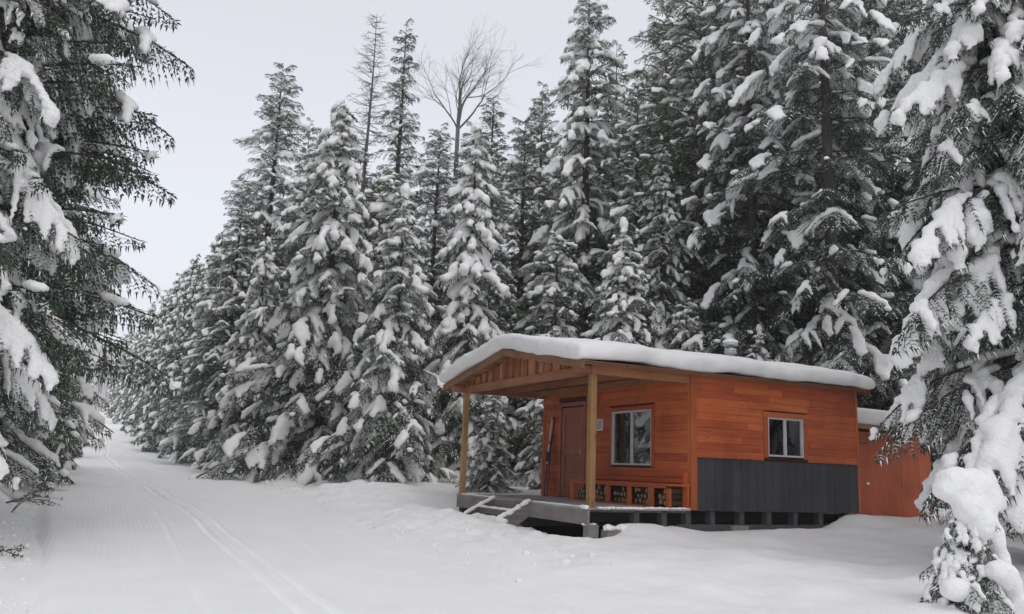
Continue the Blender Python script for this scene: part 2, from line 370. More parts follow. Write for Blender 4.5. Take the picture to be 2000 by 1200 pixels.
# groomed ski trail: its own strip with two pressed ski grooves, in a frame turned along the trail
def track_n(s): return np.interp(s, [0, 8, 12.7, 18, 27, 35.4, 46.6, 72, 150], [1.72, 1.72, 1.66, 1.5, 0.85, 0.3, -0.1, 0.05, 0.05])
ss = np.concatenate([np.arange(3, 30, 0.24), np.arange(30, 70, 0.5), np.arange(70, 168, 1.5)])
tt = np.linspace(0, 1, 220)
Sg, Tg = np.meshgrid(ss, tt, indexing='ij'); Ng = nL(Sg) + (nR(Sg) - nL(Sg)) * Tg
Xg = Sg * TS[0] + Ng * TN[0]; Yg = Sg * TS[1] + Ng * TN[1]
edge = np.minimum(Tg, 1 - Tg)
Zg = grade(Sg) + 0.012 + 0.02 * fnoise(Xg, Yg, 7.0, 2) + 0.010 * fnoise(Xg, Yg, 0.9, 3) + 0.012 * fnoise(Xg * 1.0, Yg, 2.3, 3)
Zg = Zg - 0.075 * (1 - sstep(0, 0.05, edge))
TRK_TONE = np.zeros_like(Zg)
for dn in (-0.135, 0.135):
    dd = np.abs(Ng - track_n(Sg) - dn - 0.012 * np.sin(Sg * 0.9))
    fade = 0.5 + 0.5 * sstep(-0.6, 0.5, fnoise(Xg, Yg, 6.0, 2)); TRK_TONE = np.maximum(TRK_TONE, fade * (1 - sstep(0.03, 0.07, dd)))
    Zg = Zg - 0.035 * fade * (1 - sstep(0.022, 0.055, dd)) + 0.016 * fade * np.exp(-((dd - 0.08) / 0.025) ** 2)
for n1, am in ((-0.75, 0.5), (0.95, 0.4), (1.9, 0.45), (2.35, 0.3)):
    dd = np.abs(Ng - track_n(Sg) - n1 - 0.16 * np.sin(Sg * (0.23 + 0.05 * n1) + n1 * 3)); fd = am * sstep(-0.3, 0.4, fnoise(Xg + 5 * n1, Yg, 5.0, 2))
    Zg = Zg - 0.030 * fd * (1 - sstep(0.02, 0.05, dd)) + 0.012 * fd * np.exp(-((dd - 0.07) / 0.025) ** 2); TRK_TONE = np.maximum(TRK_TONE, 0.6 * fd * (1 - sstep(0.03, 0.07, dd)))
for n0, wd, dp in ((0.55, 0.30, 0.016), (2.9, 0.25, 0.012), (-0.1, 0.2, 0.012)):        # broad machine ridges
    Zg = Zg + dp * np.exp(-((Ng - n0 - track_n(Sg) * 0.6 - 0.1 * np.sin(Sg * 0.25)) / wd) ** 2)
V = np.stack([Ng, Sg, Zg], -1).reshape(-1, 3); ny, nx = Sg.shape
i = (np.arange(ny - 1)[:, None] * nx + np.arange(nx - 1)[None]).ravel()
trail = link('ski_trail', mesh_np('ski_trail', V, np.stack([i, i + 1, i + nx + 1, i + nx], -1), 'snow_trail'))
# local (n, s, z) -> world: x axis = TN, y axis = TS (right-handed: rotate by the angle of TN)
_pa = trail.data.attributes.new('track_tone', 'FLOAT', 'POINT'); _pa.data.foreach_set('value', TRK_TONE.ravel().astype(np.float32))
trail.rotation_euler = (0, 0, math.atan2(TN[1], TN[0])); trail['kind'] = 'structure'

# ------------------------------------------------------------------ far hillside
hx, hy = np.meshgrid(np.linspace(-400, 40, 50), np.linspace(300, 530, 40))
def hillz(x, y): return 9 + 0.205 * np.clip(y - 300, 0, None) + 5 * fnoise(x, y, 260.0, 3)
V = np.stack([hx, hy, hillz(hx, hy)], -1).reshape(-1, 3); nx, ny = 50, 40
i = (np.arange(ny - 1)[:, None] * nx + np.arange(nx - 1)[None]).ravel()
hill = link('hill', mesh_np('hill', V, np.stack([i, i + 1, i + nx + 1, i + nx], -1), 'hill_snow')); hill['kind'] = 'structure'
for nm, mt, cnt, r0, lab in (('far_wood', 'hill_wood', 3200, 0.30, 'hazy brown leafless wood on the far hillside at the trail end'),
                             ('snowy_wood', 'hill_wood_snow', 1600, 1.3, 'pale snow covered firs on the far hillside at the trail end')):
    a = Acc()
    for k in range(cnt):
        y_ = rng.uniform(310, 520); x_ = -0.46 * y_ + rng.uniform(-70, 70); h = rng.uniform(8, 14)
        z_ = float(hillz(x_, y_)); rr = r0 * rng.uniform(0.7, 1.3)
        th = rng.uniform(0, 6.28); an = th + np.arange(5) * 2 * np.pi / 5
        Vc = np.concatenate([np.stack([x_ + rr * np.cos(an), y_ + rr * np.sin(an), np.full(5, z_ - 0.5 + (h * 0.1 if r0 > 1 else 0))], -1), [[x_, y_, z_ + h]]])
        a.add(Vc, np.array([[j, (j + 1) % 5, 5] for j in range(5)]))
    o = link(nm, mesh_np(nm, *a.get(), mt)); o['kind'] = 'stuff'; tag(o, lab, 'forest')

# ------------------------------------------------------------------ conifer branches
def norm(a): return a / (np.linalg.norm(a, axis=-1, keepdims=True) + 1e-9)
def kites(B, D, Ln, Wd, N, lift=0.0, fold=-0.25):
    S = norm(np.cross(D, N)); N2 = np.cross(S, D)
    Bm = B + N2 * lift
    mid = Bm + D * (Ln * 0.42)[:, None]
    Vk = np.stack([Bm - N2 * 0.0, Bm + D * Ln[:, None], mid + S * (Wd / 2)[:, None] + N2 * (Wd * fold)[:, None], mid - S * (Wd / 2)[:, None] + N2 * (Wd * fold)[:, None]], 1).reshape(-1, 3)
    i0 = np.arange(len(B)) * 4
    return Vk, np.concatenate([np.stack([i0, i0 + 2, i0 + 1], -1), np.stack([i0, i0 + 1, i0 + 3], -1)])

def blades(B, D, Ln, Wd, N, fold=0):
    S = norm(np.cross(D, N)) * (Wd / 2)[:, None]; c = B + D * (Ln * 0.12)[:, None]
    Vk = np.stack([c + S, c - S, B + D * Ln[:, None]], 1).reshape(-1, 3)
    return Vk, np.arange(len(B) * 3).reshape(-1, 3)
def branch_proto(seed, L, e0, e1, sec_sp=0.09, ter_sp=0.05, ter_len=(0.06, 0.12), ter_w=0.024, spread=0.36, hang=0.25,
                 sliver=0.4, clump=0.0, crad=0.07, voxel=0.045, droop_sec=0.35, dec=0.3, smooth=1, fine=False, fing=0.35, axis=1.0, secwood=0.42):
    g = np.random.default_rng(seed)
    n_ = 14; ts = np.linspace(0, 1, n_)
    el = np.radians(e0 + (e1 - e0) * ts ** 1.2); st = L / (n_ - 1)
    yaw = np.cumsum(g.normal(0, 0.05, n_))
    d = np.stack([np.cos(el) * np.cos(yaw), np.cos(el) * np.sin(yaw), np.sin(el)], -1)
    A = np.concatenate([[[0, 0, 0]], np.cumsum(d[:-1] * st, 0)])
    wood = Acc(); rw = 0.006 + 0.011 * L * (1 - ts); wood.add(*tube_np(A[[0, 2, 4, 7, 10, 13]], rw[[0, 2, 4, 7, 10, 13]], 3))
    Bs, Ds, Ls, Ws, Ns = [], [], [], [], []
    SC, SR = [], []
    cn = g.uniform(0, 6.28, 4)
    def cmask(t, side):      # where snow has stayed in lumps along the branch
        return 0.5 + 0.5 * np.sin(t * 9 + cn[0] + side) * np.sin(t * 4.3 + cn[1]) + 0.25 * np.sin(t * 17 + cn[2])
    t = 0.10 + g.uniform(0, 0.03); side = 1
    axp = lambda q: np.array([np.interp(q, ts, A[:, k]) for k in range(3)])
    axd = lambda q: norm(np.array([np.interp(q, ts, d[:, k]) for k in range(3)]))
    while t < 1.0:
        p0 = axp(t); f = axd(t); sd_ = norm(np.cross(f, [0, 0, 1.0])) * side
        ls = L * spread * (1 - t) ** 0.75 * (0.35 + 0.65 * min(1, t / 0.25)) * g.uniform(0.7, 1.2) + 0.07
        ang = math.radians(g.uniform(38, 62))
        dv = f * math.cos(ang) + sd_ * math.sin(ang) + np.array([0, 0, -hang * g.uniform(0.5, 1.4)])
        dv = norm(dv); m_ = max(3, int(ls / ter_sp))
        q = (np.arange(m_) + 0.5) / m_
        dirs = norm(dv[None] + np.stack([0 * q, 0 * q, -droop_sec * 2 * q], -1) + g.normal(0, 0.04, (m_, 3)))
        P = p0 + np.cumsum(dirs * (ls / m_), 0)
        if ls > secwood: wood.add(*tube_np(np.stack([p0, P[m_ // 2], P[-1]]), [0.006, 0.004, 0.001], 3, False))
        for sg in (-1, 1):
            s2 = norm(np.cross(dirs, np.array([0, 0, 1.0]))) * sg
            dd = norm(dirs * 0.72 + s2 * g.uniform(0.45, 0.85, (m_, 1)) + np.stack([0 * q, 0 * q, g.uniform(-0.42, 0.30, m_)], -1))
            Bs.append(P); Ds.append(dd); ll = g.uniform(*ter_len, m_) * (1.0 - 0.45 * q); Ls.append(ll); Ws.append(np.full(m_, ter_w) * g.uniform(0.7, 1.3, m_))
            Ns.append(norm(np.array([0, 0, 1.0]) + g.normal(0, 0.45, (m_, 3))))
        tw_, td_, tl_ = np.concatenate(Bs[-2:]), np.concatenate(Ds[-2:]), np.concatenate(Ls[-2:])
        Bs.append(P[-1:]); Ds.append(dirs[-1:]); Ls.append(np.array([ter_len[1]])); Ws.append(np.array([ter_w])); Ns.append(np.array([[0, 0, 1.0]]))
        if clump > 0 and cmask(t, side) > 1.05 - clump and t > 0.2 and g.uniform() < 0.84:
            kk = max(2, int(ls / (crad * 0.7)))
            qq = np.linspace(g.uniform(0.0, 0.3), g.uniform(0.6, 0.98), kk)
            C = np.stack([np.interp(qq, np.concatenate([[0], q]), np.concatenate([[p0[k]], P[:, k]])) for k in range(3)], -1)
            rr = crad * (1.15 - 0.5 * qq) * np.exp(g.normal(0, 0.24, kk)) * min(1.0, 0.45 + ls / 0.5) * g.uniform(0.75, 1.25)
            SC.append(C + np.stack([0 * qq, 0 * qq, rr * 0.50], -1)); SR.append(np.stack([rr * 1.0, rr * 1.0, rr * 0.80], -1))
            pk = g.uniform(size=len(tw_)) < fing                       # fingers of snow out along single shoots
            if pk.any():
                fr_ = np.exp(g.normal(0, 0.2, pk.sum())) * max(crad * 0.42, voxel * 0.85)
                for q_ in (0.35, 0.8):
                    SC.append(tw_[pk] + td_[pk] * (tl_[pk] * q_)[:, None] + np.stack([0 * fr_, 0 * fr_, fr_ * 0.5], -1)); SR.append(np.stack([fr_, fr_, fr_ * 0.85], -1) * (1.0 if q_ < 0.5 else 0.8))
        t += sec_sp / L * g.uniform(0.35, 0.75); side = -side
    # shoots along the axis
    ma = int(L / ter_sp); q = np.linspace(0.15, 1, ma); P = np.stack([np.interp(q, ts, A[:, k]) for k in range(3)], -1)
    f = norm(np.stack([np.interp(q, ts, d[:, k]) for k in range(3)], -1))
    for sg in (-1, 1):
        s2 = norm(np.cross(f, np.array([0, 0, 1.0]))) * sg
        Bs.append(P); Ds.append(norm(f + s2 * 0.7 + g.normal(0, 0.2, (ma, 3)))); Ls.append(g.uniform(*ter_len, ma)); Ws.append(np.full(ma, ter_w)); Ns.append(norm(np.array([0, 0, 1.0]) + g.normal(0, 0.4, (ma, 3))))
    if clump > 0:
        qs = np.arange(0.12, 1.0, crad * 0.6 / L)
        for x in qs:
            cm = cmask(x, 0)
            if cm > 0.95 - clump * axis and g.uniform() < 0.88:
                r_ = crad * (0.85 + 0.6 * cm) * g.uniform(0.8, 1.2); p = axp(x)
                SC.append((p + [g.normal(0, 0.02), g.normal(0, 0.03), r_ * 0.55])[None]); SR.append(np.array([[r_ * 1.1, r_ * 1.15, r_ * 0.9]]))
    B, D, Ln, Wd, N = map(np.concatenate, (Bs, Ds, Ls, Ws, Ns))
    shape = kites if fine else blades
    fol = shape(B, D, Ln, Wd, N)
    snow = Acc()
    if sliver > 0:
        up = np.array([0, 0, 1.0]); pn = 0.5 + 0.5 * np.sin(B[:, 0] * 5 / max(L, .5) * 2 + cn[3]) * np.sin(B[:, 1] * 7 + cn[2])
        ok = g.uniform(0, 1, len(B)) < sliver * (0.35 + 1.3 * pn)
        Dz = D[ok].copy(); Dz[:, 2] = np.clip(Dz[:, 2], -0.6, 0.6)
        snow.add(*shape(B[ok] + up * (0.006 + 0.25 * ter_w), norm(Dz), Ln[ok] * 0.92, np.maximum(Wd[ok] * 0.8, 0.012), np.tile(up, (ok.sum(), 1)), fold=-0.35))
    if SC:
        C = np.concatenate(SC); S = np.concatenate(SR)
        snow.add(*remesh_np(*spheres_np(C, S), voxel, smooth, 0.5, dec))
    return dict(L=L, fol=fol, snow=snow.get(), wood=wood.get())

BANK = {}
def bank(kind, lengths, variants, **kw):
    out_ = []
    for k, L in enumerate(lengths):
        for v_ in range(variants):
            q = dict(kw)
            for key in ('crad', 'clump'):
                if key in q and isinstance(q[key], (list, tuple)): q[key] = q[key][k]
            out_.append(branch_proto(hash_(kind) + 17 * k + v_ * 101, L, **q))
    BANK[kind] = out_
def hash_(s): return sum(ord(c) * (i_ + 3) for i_, c in enumerate(s))
MIDL = (0.4, 0.8, 1.3, 1.9, 2.7)
MK = dict(sec_sp=0.10, ter_sp=0.062, ter_len=(0.075, 0.15), ter_w=0.030, voxel=0.038, dec=0.145, secwood=9)
bank('laden', MIDL, 3, e0=-8, e1=-56, spread=0.36, hang=0.34, sliver=0.30, clump=(.54, .58, .56, .52, .50), crad=(.056, .066, .074, .080, .084), droop_sec=0.55, axis=1.5, **MK)
bank('dust', MIDL, 3, e0=6, e1=-28, spread=0.40, hang=0.20, sliver=0.40, clump=(.18, .24, .27, .28, .28), crad=(.046, .05, .055, .058, .06), **MK)
bank('dark', MIDL, 2, e0=8, e1=-20, spread=0.42, hang=0.17, sliver=0.26, clump=(0, .05, .07, .09, .09), crad=0.045, **MK)
bank('far', MIDL, 2, e0=0, e1=-36, sec_sp=0.15, ter_sp=0.095, ter_len=(0.12, 0.22), ter_w=0.055, spread=0.40, hang=0.28, sliver=0.42, clump=(.26, .36, .40, .40, .40), crad=0.07, voxel=0.055, dec=0.2, droop_sec=0.5, secwood=9)
print('mid banks', round(time.time() - T_START, 1))
NEARL = (1.0, 1.9, 2.9)
bank('fringe', NEARL, 3, e0=6, e1=-14, sec_sp=0.095, ter_sp=0.066, ter_len=(0.065, 0.13), ter_w=0.030, fine=True, spread=0.27, hang=0.85, sliver=0.05, clump=(.0, .08, .14), crad=0.05, voxel=0.032, droop_sec=1.1, dec=0.16)
bank('nladen', NEARL, 3, e0=-8, e1=-58, sec_sp=0.095, ter_sp=0.054, ter_len=(0.06, 0.13), ter_w=0.024, spread=0.36, hang=0.45, sliver=0.22, axis=1.15, clump=(.60, .57, .54), crad=(.052, .060, .066), voxel=0.026, droop_sec=0.75, dec=0.13, smooth=1, fing=0.65)
bank('ndust', NEARL, 2, e0=2, e1=-36, sec_sp=0.095, ter_sp=0.054, ter_len=(0.06, 0.13), ter_w=0.024, spread=0.38, hang=0.40, sliver=0.40, clump=(.22, .26, .28), crad=(.045, .05, .055), voxel=0.03, droop_sec=0.6, dec=0.16)
print('near banks', round(time.time() - T_START, 1))

def place(acc, geo, Mx, t):
    V_, F_ = geo
    if len(V_): acc.add(V_ @ Mx.T + t, F_)

def make_tree(name, seed, H, prof, base, mix, step=0.34, per=6, needles='needles', trunk_r=None, top_cap=0.16, pitch=(22, -6, -14), jitter=0.25, gap=0.0, azr=None, lean=0.0, dead=0):
    """Conifer meshes: prof(h01) gives the crown radius, base the lowest branch height, mix(h01, g) the kind of branch."""
    g = np.random.default_rng(seed)
    fol, snow, wood = Acc(), Acc(), Acc()
    z = base; az0 = g.uniform(0, 6.28)
    while z < H - 0.12:
        h01 = (z - base) / (H - base)
        r_ = max(0.16, prof(h01))
        cnt = max(3, int(round(per * (0.55 + 0.45 * min(1, r_ / 1.0)))))
        for k in range(cnt):
            if g.uniform() < gap: continue
            az = az0 + k * 2 * math.pi / cnt + g.normal(0, 0.22)
            if azr is not None:
                dz = (az - azr[0] + math.pi) % (2 * math.pi) - math.pi
                if abs(dz) > azr[1]: continue
            ln = r_ * g.uniform(1 - jitter, 1 + jitter * 0.6)
            kind = mix(h01, g); bk = BANK[kind]
            Ls = np.array([b_['L'] for b_ in bk]); dl = np.abs(np.log(Ls / ln)); cand = np.where(dl < dl.min() + 0.02)[0]
            b_ = bk[g.choice(cand)]; sc = ln / b_['L']
            pt = math.radians(np.interp(h01, [0, 0.6, 1], [pitch[2], pitch[1], pitch[0]]) + g.normal(0, 7))
            sc_v = np.array([sc, sc * g.choice([-1, 1]) * g.uniform(0.9, 1.15), max(sc, 0.6) if sc < 0.6 else sc])
            cp, sp = math.cos(pt), math.sin(pt); ca, sa = math.cos(az), math.sin(az)
            Ry = np.array([[cp, 0, -sp], [0, 1, 0], [sp, 0, cp]]); Rz = np.array([[ca, -sa, 0], [sa, ca, 0], [0, 0, 1]])
            Mx = (Rz @ Ry) * sc_v[None]
            zz = z + g.uniform(-0.5, 0.5) * 0.5
            t = np.array([lean * zz, 0, zz])
            place(fol, b_['fol'], Mx, t); place(snow, b_['snow'], Mx, t); place(wood, b_['wood'], Mx, t)
        az0 += 2.4 + g.uniform(-0.3, 0.3)
        z += (step(z) if callable(step) else step) * g.uniform(0.8, 1.2) * (1.0 if h01 < 0.75 else 0.72)
    for k in range(dead):        # bare snapped lower limbs
        az = g.uniform(0, 6.28); zz = g.uniform(0.25 * base, base); ln = g.uniform(0.5, 1.6)
        P = np.array([[lean * zz, 0, zz], [lean * zz + 0.5 * ln * math.cos(az), 0.5 * ln * math.sin(az), zz - 0.05], [lean * zz + ln * math.cos(az), ln * math.sin(az), zz - 0.3 * ln]])
        wood.add(*tube_np(P, [0.022, 0.015, 0.005], 4))
        if k % 2: snow.add(*tube_np(P + [0, 0, 0.02], [0.02, 0.02, 0.008], 4))
    tr_ = trunk_r or 0.012 * H + 0.02
    zs = np.array([-0.6, 0, 0.35, 0.25 * H, 0.5 * H, 0.75 * H, H]); P = np.stack([lean * zs + 0.02 * np.sin(zs), 0.02 * np.cos(zs * 0.7), zs], -1)
    tv = tube_np(P, np.array([1.45, 1.35, 1.08, 0.85, 0.6, 0.33, 0.03]) * tr_, 12)
    if top_cap:
        C = np.array([[lean * H, 0, H + 0.02], [lean * H + 0.02, 0.02, H + top_cap * 0.8], [lean * H - 0.01, 0.0, H - top_cap * 0.8], [lean * H + .03, -.02, H - top_cap * 1.7]]); S = np.array([[1, 1, 1.0], [0.72, 0.72, 0.9], [0.75, 0.8, 0.9], [0.6, 0.5, 0.8]]) * top_cap
        snow.add(*remesh_np(*spheres_np(C, S), 0.04, 3))
    return dict(name=name, H=H, trunk=mesh_np(name + '_trunk', *tv, 'bark'), crown=mesh_np(name + '_crown', *fol.get(), needles, False),
                branches=mesh_np(name + '_branches', *wood.get(), 'twig'), snow=mesh_np(name + '_snow', *snow.get(), 'snow_tree'))
TREES = []
def put_tree(mt, x, y, rot, scale, label, group=None, name='spruce_tree', cat='tree', zoff=-0.05):
    r_ = empty(name, (x, y, float(terrain(x, y)) + zoff), rot); r_.scale = (scale[0], scale[0], scale[1]) if isinstance(scale, tuple) else (scale,) * 3
    tag(r_, label, cat, group)
    for p in ('trunk', 'branches', 'crown', 'snow'):
        if len(mt[p].vertices):
            q_ = link(p, mt[p], r_)
            if p in ('snow', 'branches'): q_['kind'] = 'stuff'
    TREES.append(r_); return r_

def mix_of(tab):
    """tab: list of (h, {kind: weight})"""
    def f(h, g):
        k = 0
        for i_, (hh, _) in enumerate(tab):
            if h >= hh: k = i_
        ks = list(tab[k][1]); ws = np.array([tab[k][1][q] for q in ks], float)
        return ks[g.choice(len(ks), p=ws / ws.sum())]
    return f
cone = lambda rb, rt=0.25, p=0.85, bulge=0.0: (lambda h: rt + (rb - rt) * (1 - h) ** p + bulge * math.sin(math.pi * h))
KIND = {}
KIND['wide'] = make_tree('wide_laden', 11, 12.7, cone(3.75, .4, .95, .2), 0.7, mix_of([(0, {'dust': 5, 'laden': 4, 'dark': 1}), (.3, {'laden': 6, 'dust': 4}), (.85, {'laden': 9, 'dust': 1})]), 0.46, 7, top_cap=0.0, jitter=0.34, pitch=(-6, -12, -14))
KIND['narrow'] = make_tree('narrow_laden', 12, 10.5, cone(1.95, .36, .7, .05), 0.5, mix_of([(0, {'laden': 6, 'dust': 3}), (.4, {'laden': 10, 'dust': 1})]), 0.38, 6, top_cap=0.2, pitch=(5, -16, -18), jitter=0.3)
KIND['young'] = make_tree('young_laden', 13, 9.4, cone(2.9, .25, .9, .1), 0.35, mix_of([(0, {'dust': 6, 'laden': 4}), (.35, {'dust': 5, 'laden': 4})]), 0.38, 7, top_cap=0.2, pitch=(6, -12, -14), jitter=0.34)
KIND['young2'] = make_tree('young_dusted', 43, 9.4, cone(2.6, .25, .75, .25), 0.35, mix_of([(0, {'dust': 6, 'laden': 2, 'dark': 2}), (.35, {'dust': 6, 'laden': 3})]), 0.44, 7, 'needles_green', top_cap=0.0, pitch=(16, -4, -8), jitter=0.4)
KIND['tall'] = make_tree('tall_dusted', 14, 18.0, cone(3.6, .35, .8, .15), 1.2, mix_of([(0, {'dark': 3, 'dust': 6, 'laden': 1}), (.5, {'dust': 6, 'laden': 2, 'dark': 1})]), 0.56, 7, 'needles_blue', top_cap=0.0, pitch=(24, 2, -8), jitter=0.36)
KIND['tall2'] = make_tree('tall_clumped', 15, 18.6, cone(3.5, .45, .8, .2), 1.2, mix_of([(0, {'dark': 3, 'dust': 5, 'laden': 2}), (.45, {'dust': 4, 'laden': 6})]), 0.56, 7, top_cap=0.0, pitch=(12, -4, -10), jitter=0.38)
KIND['dark'] = make_tree('tall_dark', 16, 20.0, cone(3.6, .4, .6, .35), 1.4, mix_of([(0, {'dark': 6, 'dust': 4}), (.6, {'dark': 3, 'dust': 5, 'laden': 1})]), 0.62, 7, 'needles_green', top_cap=0.0, pitch=(24, 4, -6), jitter=0.4)
KIND['pole'] = make_tree('tall_pole', 17, 22.0, cone(2.9, .4, .5, .6), 4.2, mix_of([(0, {'dark': 3, 'dust': 6, 'laden': 2}), (.5, {'dust': 5, 'laden': 5})]), 0.66, 6, 'needles_blue', top_cap=0.0, pitch=(12, -6, -18), gap=0.12, trunk_r=0.22, dead=26, jitter=0.38)
KIND['thin'] = make_tree('thin_top', 18, 18.0, cone(2.5, .25, .75), 2.0, mix_of([(0, {'dark': 4, 'dust': 6})]), 0.50, 6, 'needles_blue', top_cap=0.0, pitch=(20, 6, -4), gap=0.06, jitter=0.34)
KIND['row'] = make_tree('row_tree', 19, 11.5, cone(2.9, .3, .85, .15), 0.4, mix_of([(0, {'far': 1})]), 0.40, 8, top_cap=0.0, pitch=(12, -8, -14), jitter=0.34)
print('mid trees', round(time.time() - T_START, 1))
up_step = lambda a, b, zc_: (lambda z: a if z < zc_ else b)
foliage_mat('needles_deep', (0.030, 0.047, 0.036), (0.049, 0.073, 0.050), (0.080, 0.108, 0.070))
KIND['left'] = make_tree('left_fringed', 21, 19.0, cone(3.05, .5, .5, .2), 2.7, mix_of([(0, {'fringe': 8, 'ndust': 2}), (.08, {'fringe': 7, 'ndust': 1.8, 'nladen': 1.6}), (.40, {'dark': 1})]), up_step(0.38, 0.9, 8.8), 8, 'needles_deep', top_cap=0.0, pitch=(20, 4, -4), trunk_r=0.27, jitter=0.25)
KIND['right'] = make_tree('right_laden', 23, 13.0, (lambda h, c_=cone(2.7, .5, .55, .3): min(c_(h), 1.3 + 11 * h)), 1.5, mix_of([(0, {'nladen': 6, 'ndust': 4}), (.62, {'laden': 1})]), up_step(0.38, 0.85, 8.2), 9, 'needles_deep', top_cap=0.0, pitch=(5, -12, -16), trunk_r=0.2, jitter=0.35)
print('near trees', round(time.time() - T_START, 1))

# ------------------------------------------------------------------ bare trees
def make_bare(name, seed, H, fork, spread, larch=False):
    g = np.random.default_rng(seed); wd = Acc(); sn = Acc(); tw = Acc()
    def grow(p, d, L, r, depth):
        n_ = 6; P = [p]; dd = d.copy()
        for k in range(n_):
            dd = norm(dd + g.normal(0, 0.09, 3) + np.array([0, 0, 0.05 if depth < 3 else 0.0])); P.append(P[-1] + dd * L / n_)
        P = np.array(P); rr = np.linspace(r, r * 0.55 if depth < 4 else 0.003, n_ + 1)
        (wd if depth < 2 else tw).add(*tube_np(P, rr, 7 if depth < 2 else 3))
        if 0 < depth < 4 and abs(d[2]) < 0.8 and g.uniform() < 0.7: sn.add(*tube_np(P + [0, 0, r * 0.8], rr * 0.6, 3))
        if depth >= 5: return
        nb = {0: 3, 1: 4, 2: 4, 3: 4, 4: 3}[depth]
        for k in range(nb):
            q = g.uniform(0.35, 1.0) if k else 1.0; i_ = min(n_, int(q * n_)); a = g.normal(size=3); ax = norm(np.cross(dd, a)); an = g.uniform(0.3, 0.75) * (0.5 if k == 0 else 1)
            nd = norm(dd * math.cos(an) + ax * math.sin(an)); grow(P[i_], nd, L * g.uniform(0.5, 0.78), rr[i_] * (0.85 if k == 0 else 0.6), depth + 1)
    if not larch:
        zs = np.linspace(-0.5, fork, 6); P = np.stack([0.06 * np.sin(zs * 0.5), 0.05 * np.cos(zs * 0.4), zs], -1)
        wd.add(*tube_np(P, np.linspace(0.17, 0.11, 6), 10))
        for az, el, L, r in ((0.2, 86, 2.7, 0.085), (2.9, 80, 2.7, 0.07), (5.9, 48, 2.5, 0.06), (3.3, 38, 2.2, 0.05), (1.6, 70, 2.4, 0.06)):
            az += g.uniform(-.2, .2); d = np.array([math.cos(az) * math.cos(R(el)), math.sin(az) * math.cos(R(el)), math.sin(R(el))]) 
            grow(P[-1] - [0, 0, 0.15], d, L, r, 1)
    else:
        zs = np.linspace(-0.5, H, 12); P = np.stack([0.05 * np.sin(zs * 0.4), 0.05 * np.cos(zs * 0.3), zs], -1)
        wd.add(*tube_np(P, np.linspace(0.22, 0.01, 12), 8))
        z = H * 0.35
        while z < H - 0.2:
            rad = 0.25 + 2.3 * (1 - (z - H * .35) / (H * .65)) ** 0.8
            for k in range(5):
                az = g.uniform(0, 6.28); L = rad * g.uniform(0.6, 1.05); n_ = 6
                el = g.uniform(-0.25, 0.35); t_ = np.linspace(0, 1, n_)
                Pb = np.stack([L * t_ * math.cos(az), L * t_ * math.sin(az), z + L * (el * t_ + 0.25 * t_ ** 2)], -1)
                tw.add(*tube_np(Pb, np.linspace(0.018, 0.004, n_), 3))
                if g.uniform() < .5: sn.add(*tube_np(Pb + [0, 0, 0.012], np.linspace(0.016, 0.006, n_), 3))
                for j in range(int(10 * L)):
                    q = g.uniform(0.15, 1); b0 = np.array([np.interp(q, t_, Pb[:, m_]) for m_ in range(3)]); a2 = az + g.choice([-1, 1]) * g.uniform(0.5, 1.1); l2 = g.uniform(0.15, 0.45)
                    tw.add(*tube_np(np.stack([b0, b0 + [l2 * math.cos(a2) * .5, l2 * math.sin(a2) * .5, -.02], b0 + [l2 * math.cos(a2), l2 * math.sin(a2), g.uniform(-.12, .06)]]), [0.009, 0.007, 0.004], 3))
            z += 0.30
    return dict(trunk=mesh_np(name + '_trunk', *wd.get(), 'bare_bark'), branches=mesh_np(name + '_branches', *tw.get(), 'bare_bark'),
                snow=mesh_np(name + '_snow', *sn.get(), 'snow_tree'), crown=mesh_np(name + '_crown', np.zeros((0, 3)), np.zeros((0, 3), int), None))
KIND['bare'] = make_bare('bare_tree', 31, 23.5, 17.8, 3)
KIND['larch'] = make_bare('larch', 32, 22.5, 0, 3, True)

# ------------------------------------------------------------------ tree placement
def pt(kind, x, y, H, rot, label, wide=1.0, group=None, name='spruce_tree'):
    h0 = {'wide': 12.7, 'narrow': 10.5, 'young': 9.4, 'young2': 9.4, 'tall': 18.0, 'tall2': 18.6, 'dark': 20.0, 'pole': 22.0, 'thin': 18.0, 'row': 11.5,
          'left': 19.0, 'right': 13.0, 'bare': 23.5, 'larch': 22.5}[kind]
    k = H / h0
    return put_tree(KIND[kind], x, y, rot, (k * wide, k), label, group, name)
G_ROW = 'conifers lining the right side of the trail'
for i_, (x, y, H, lab) in enumerate([
        (-57.1, 125, 12.1, 'farthest small snowy conifer on the right side of the trail'),
        (-47.3, 105, 11.7, 'second farthest snowy conifer on the right side of the trail'),
        (-39.6, 90, 11.2, 'third farthest snowy conifer on the right side of the trail'),
        (-32.1, 75, 11.6, 'fourth farthest snow dusted conifer in the row right of the trail'),
        (-27.3, 66, 11.6, 'fifth farthest snow dusted conifer in the row right of the trail'),
        (-23.2, 58, 11.6, 'sixth farthest snow dusted conifer in the row right of the trail'),
        (-19.1, 50, 11.8, 'dusted conifer second from the near end of the row right of the trail'),
        (-15.6, 44, 11.9, 'dusted conifer at the near end of the sloping row right of the trail')]):
    pt('row', x, y, H, i_ * 1.3, lab, 0.86 if y < 60 else 0.68, G_ROW)
pt('tall', -11.4, 38, 18.7, 0.4, 'tall dusted spruce with pointed tip against the open sky, leftmost tall tree')
pt('thin', -11.3, 43.5, 18.2, 1.0, 'thin spruce tip peeking up just right of the tall pointed spruce', 0.7)
pt('wide', -6.24, 28.4, 13.2, 0.9, 'broad spruce hung with heavy snow clumps, largest laden tree left of the cabin')
pt('larch', -7.5, 40, 22.7, 0, 'bare thin twigged larch rising left of the leafless tree', 1.0, None, 'larch_tree')
pt('thin', -5.9, 40, 22.2, 2.0, 'slim dark spruce spire between the bare larch and the leafless tree', 0.85)
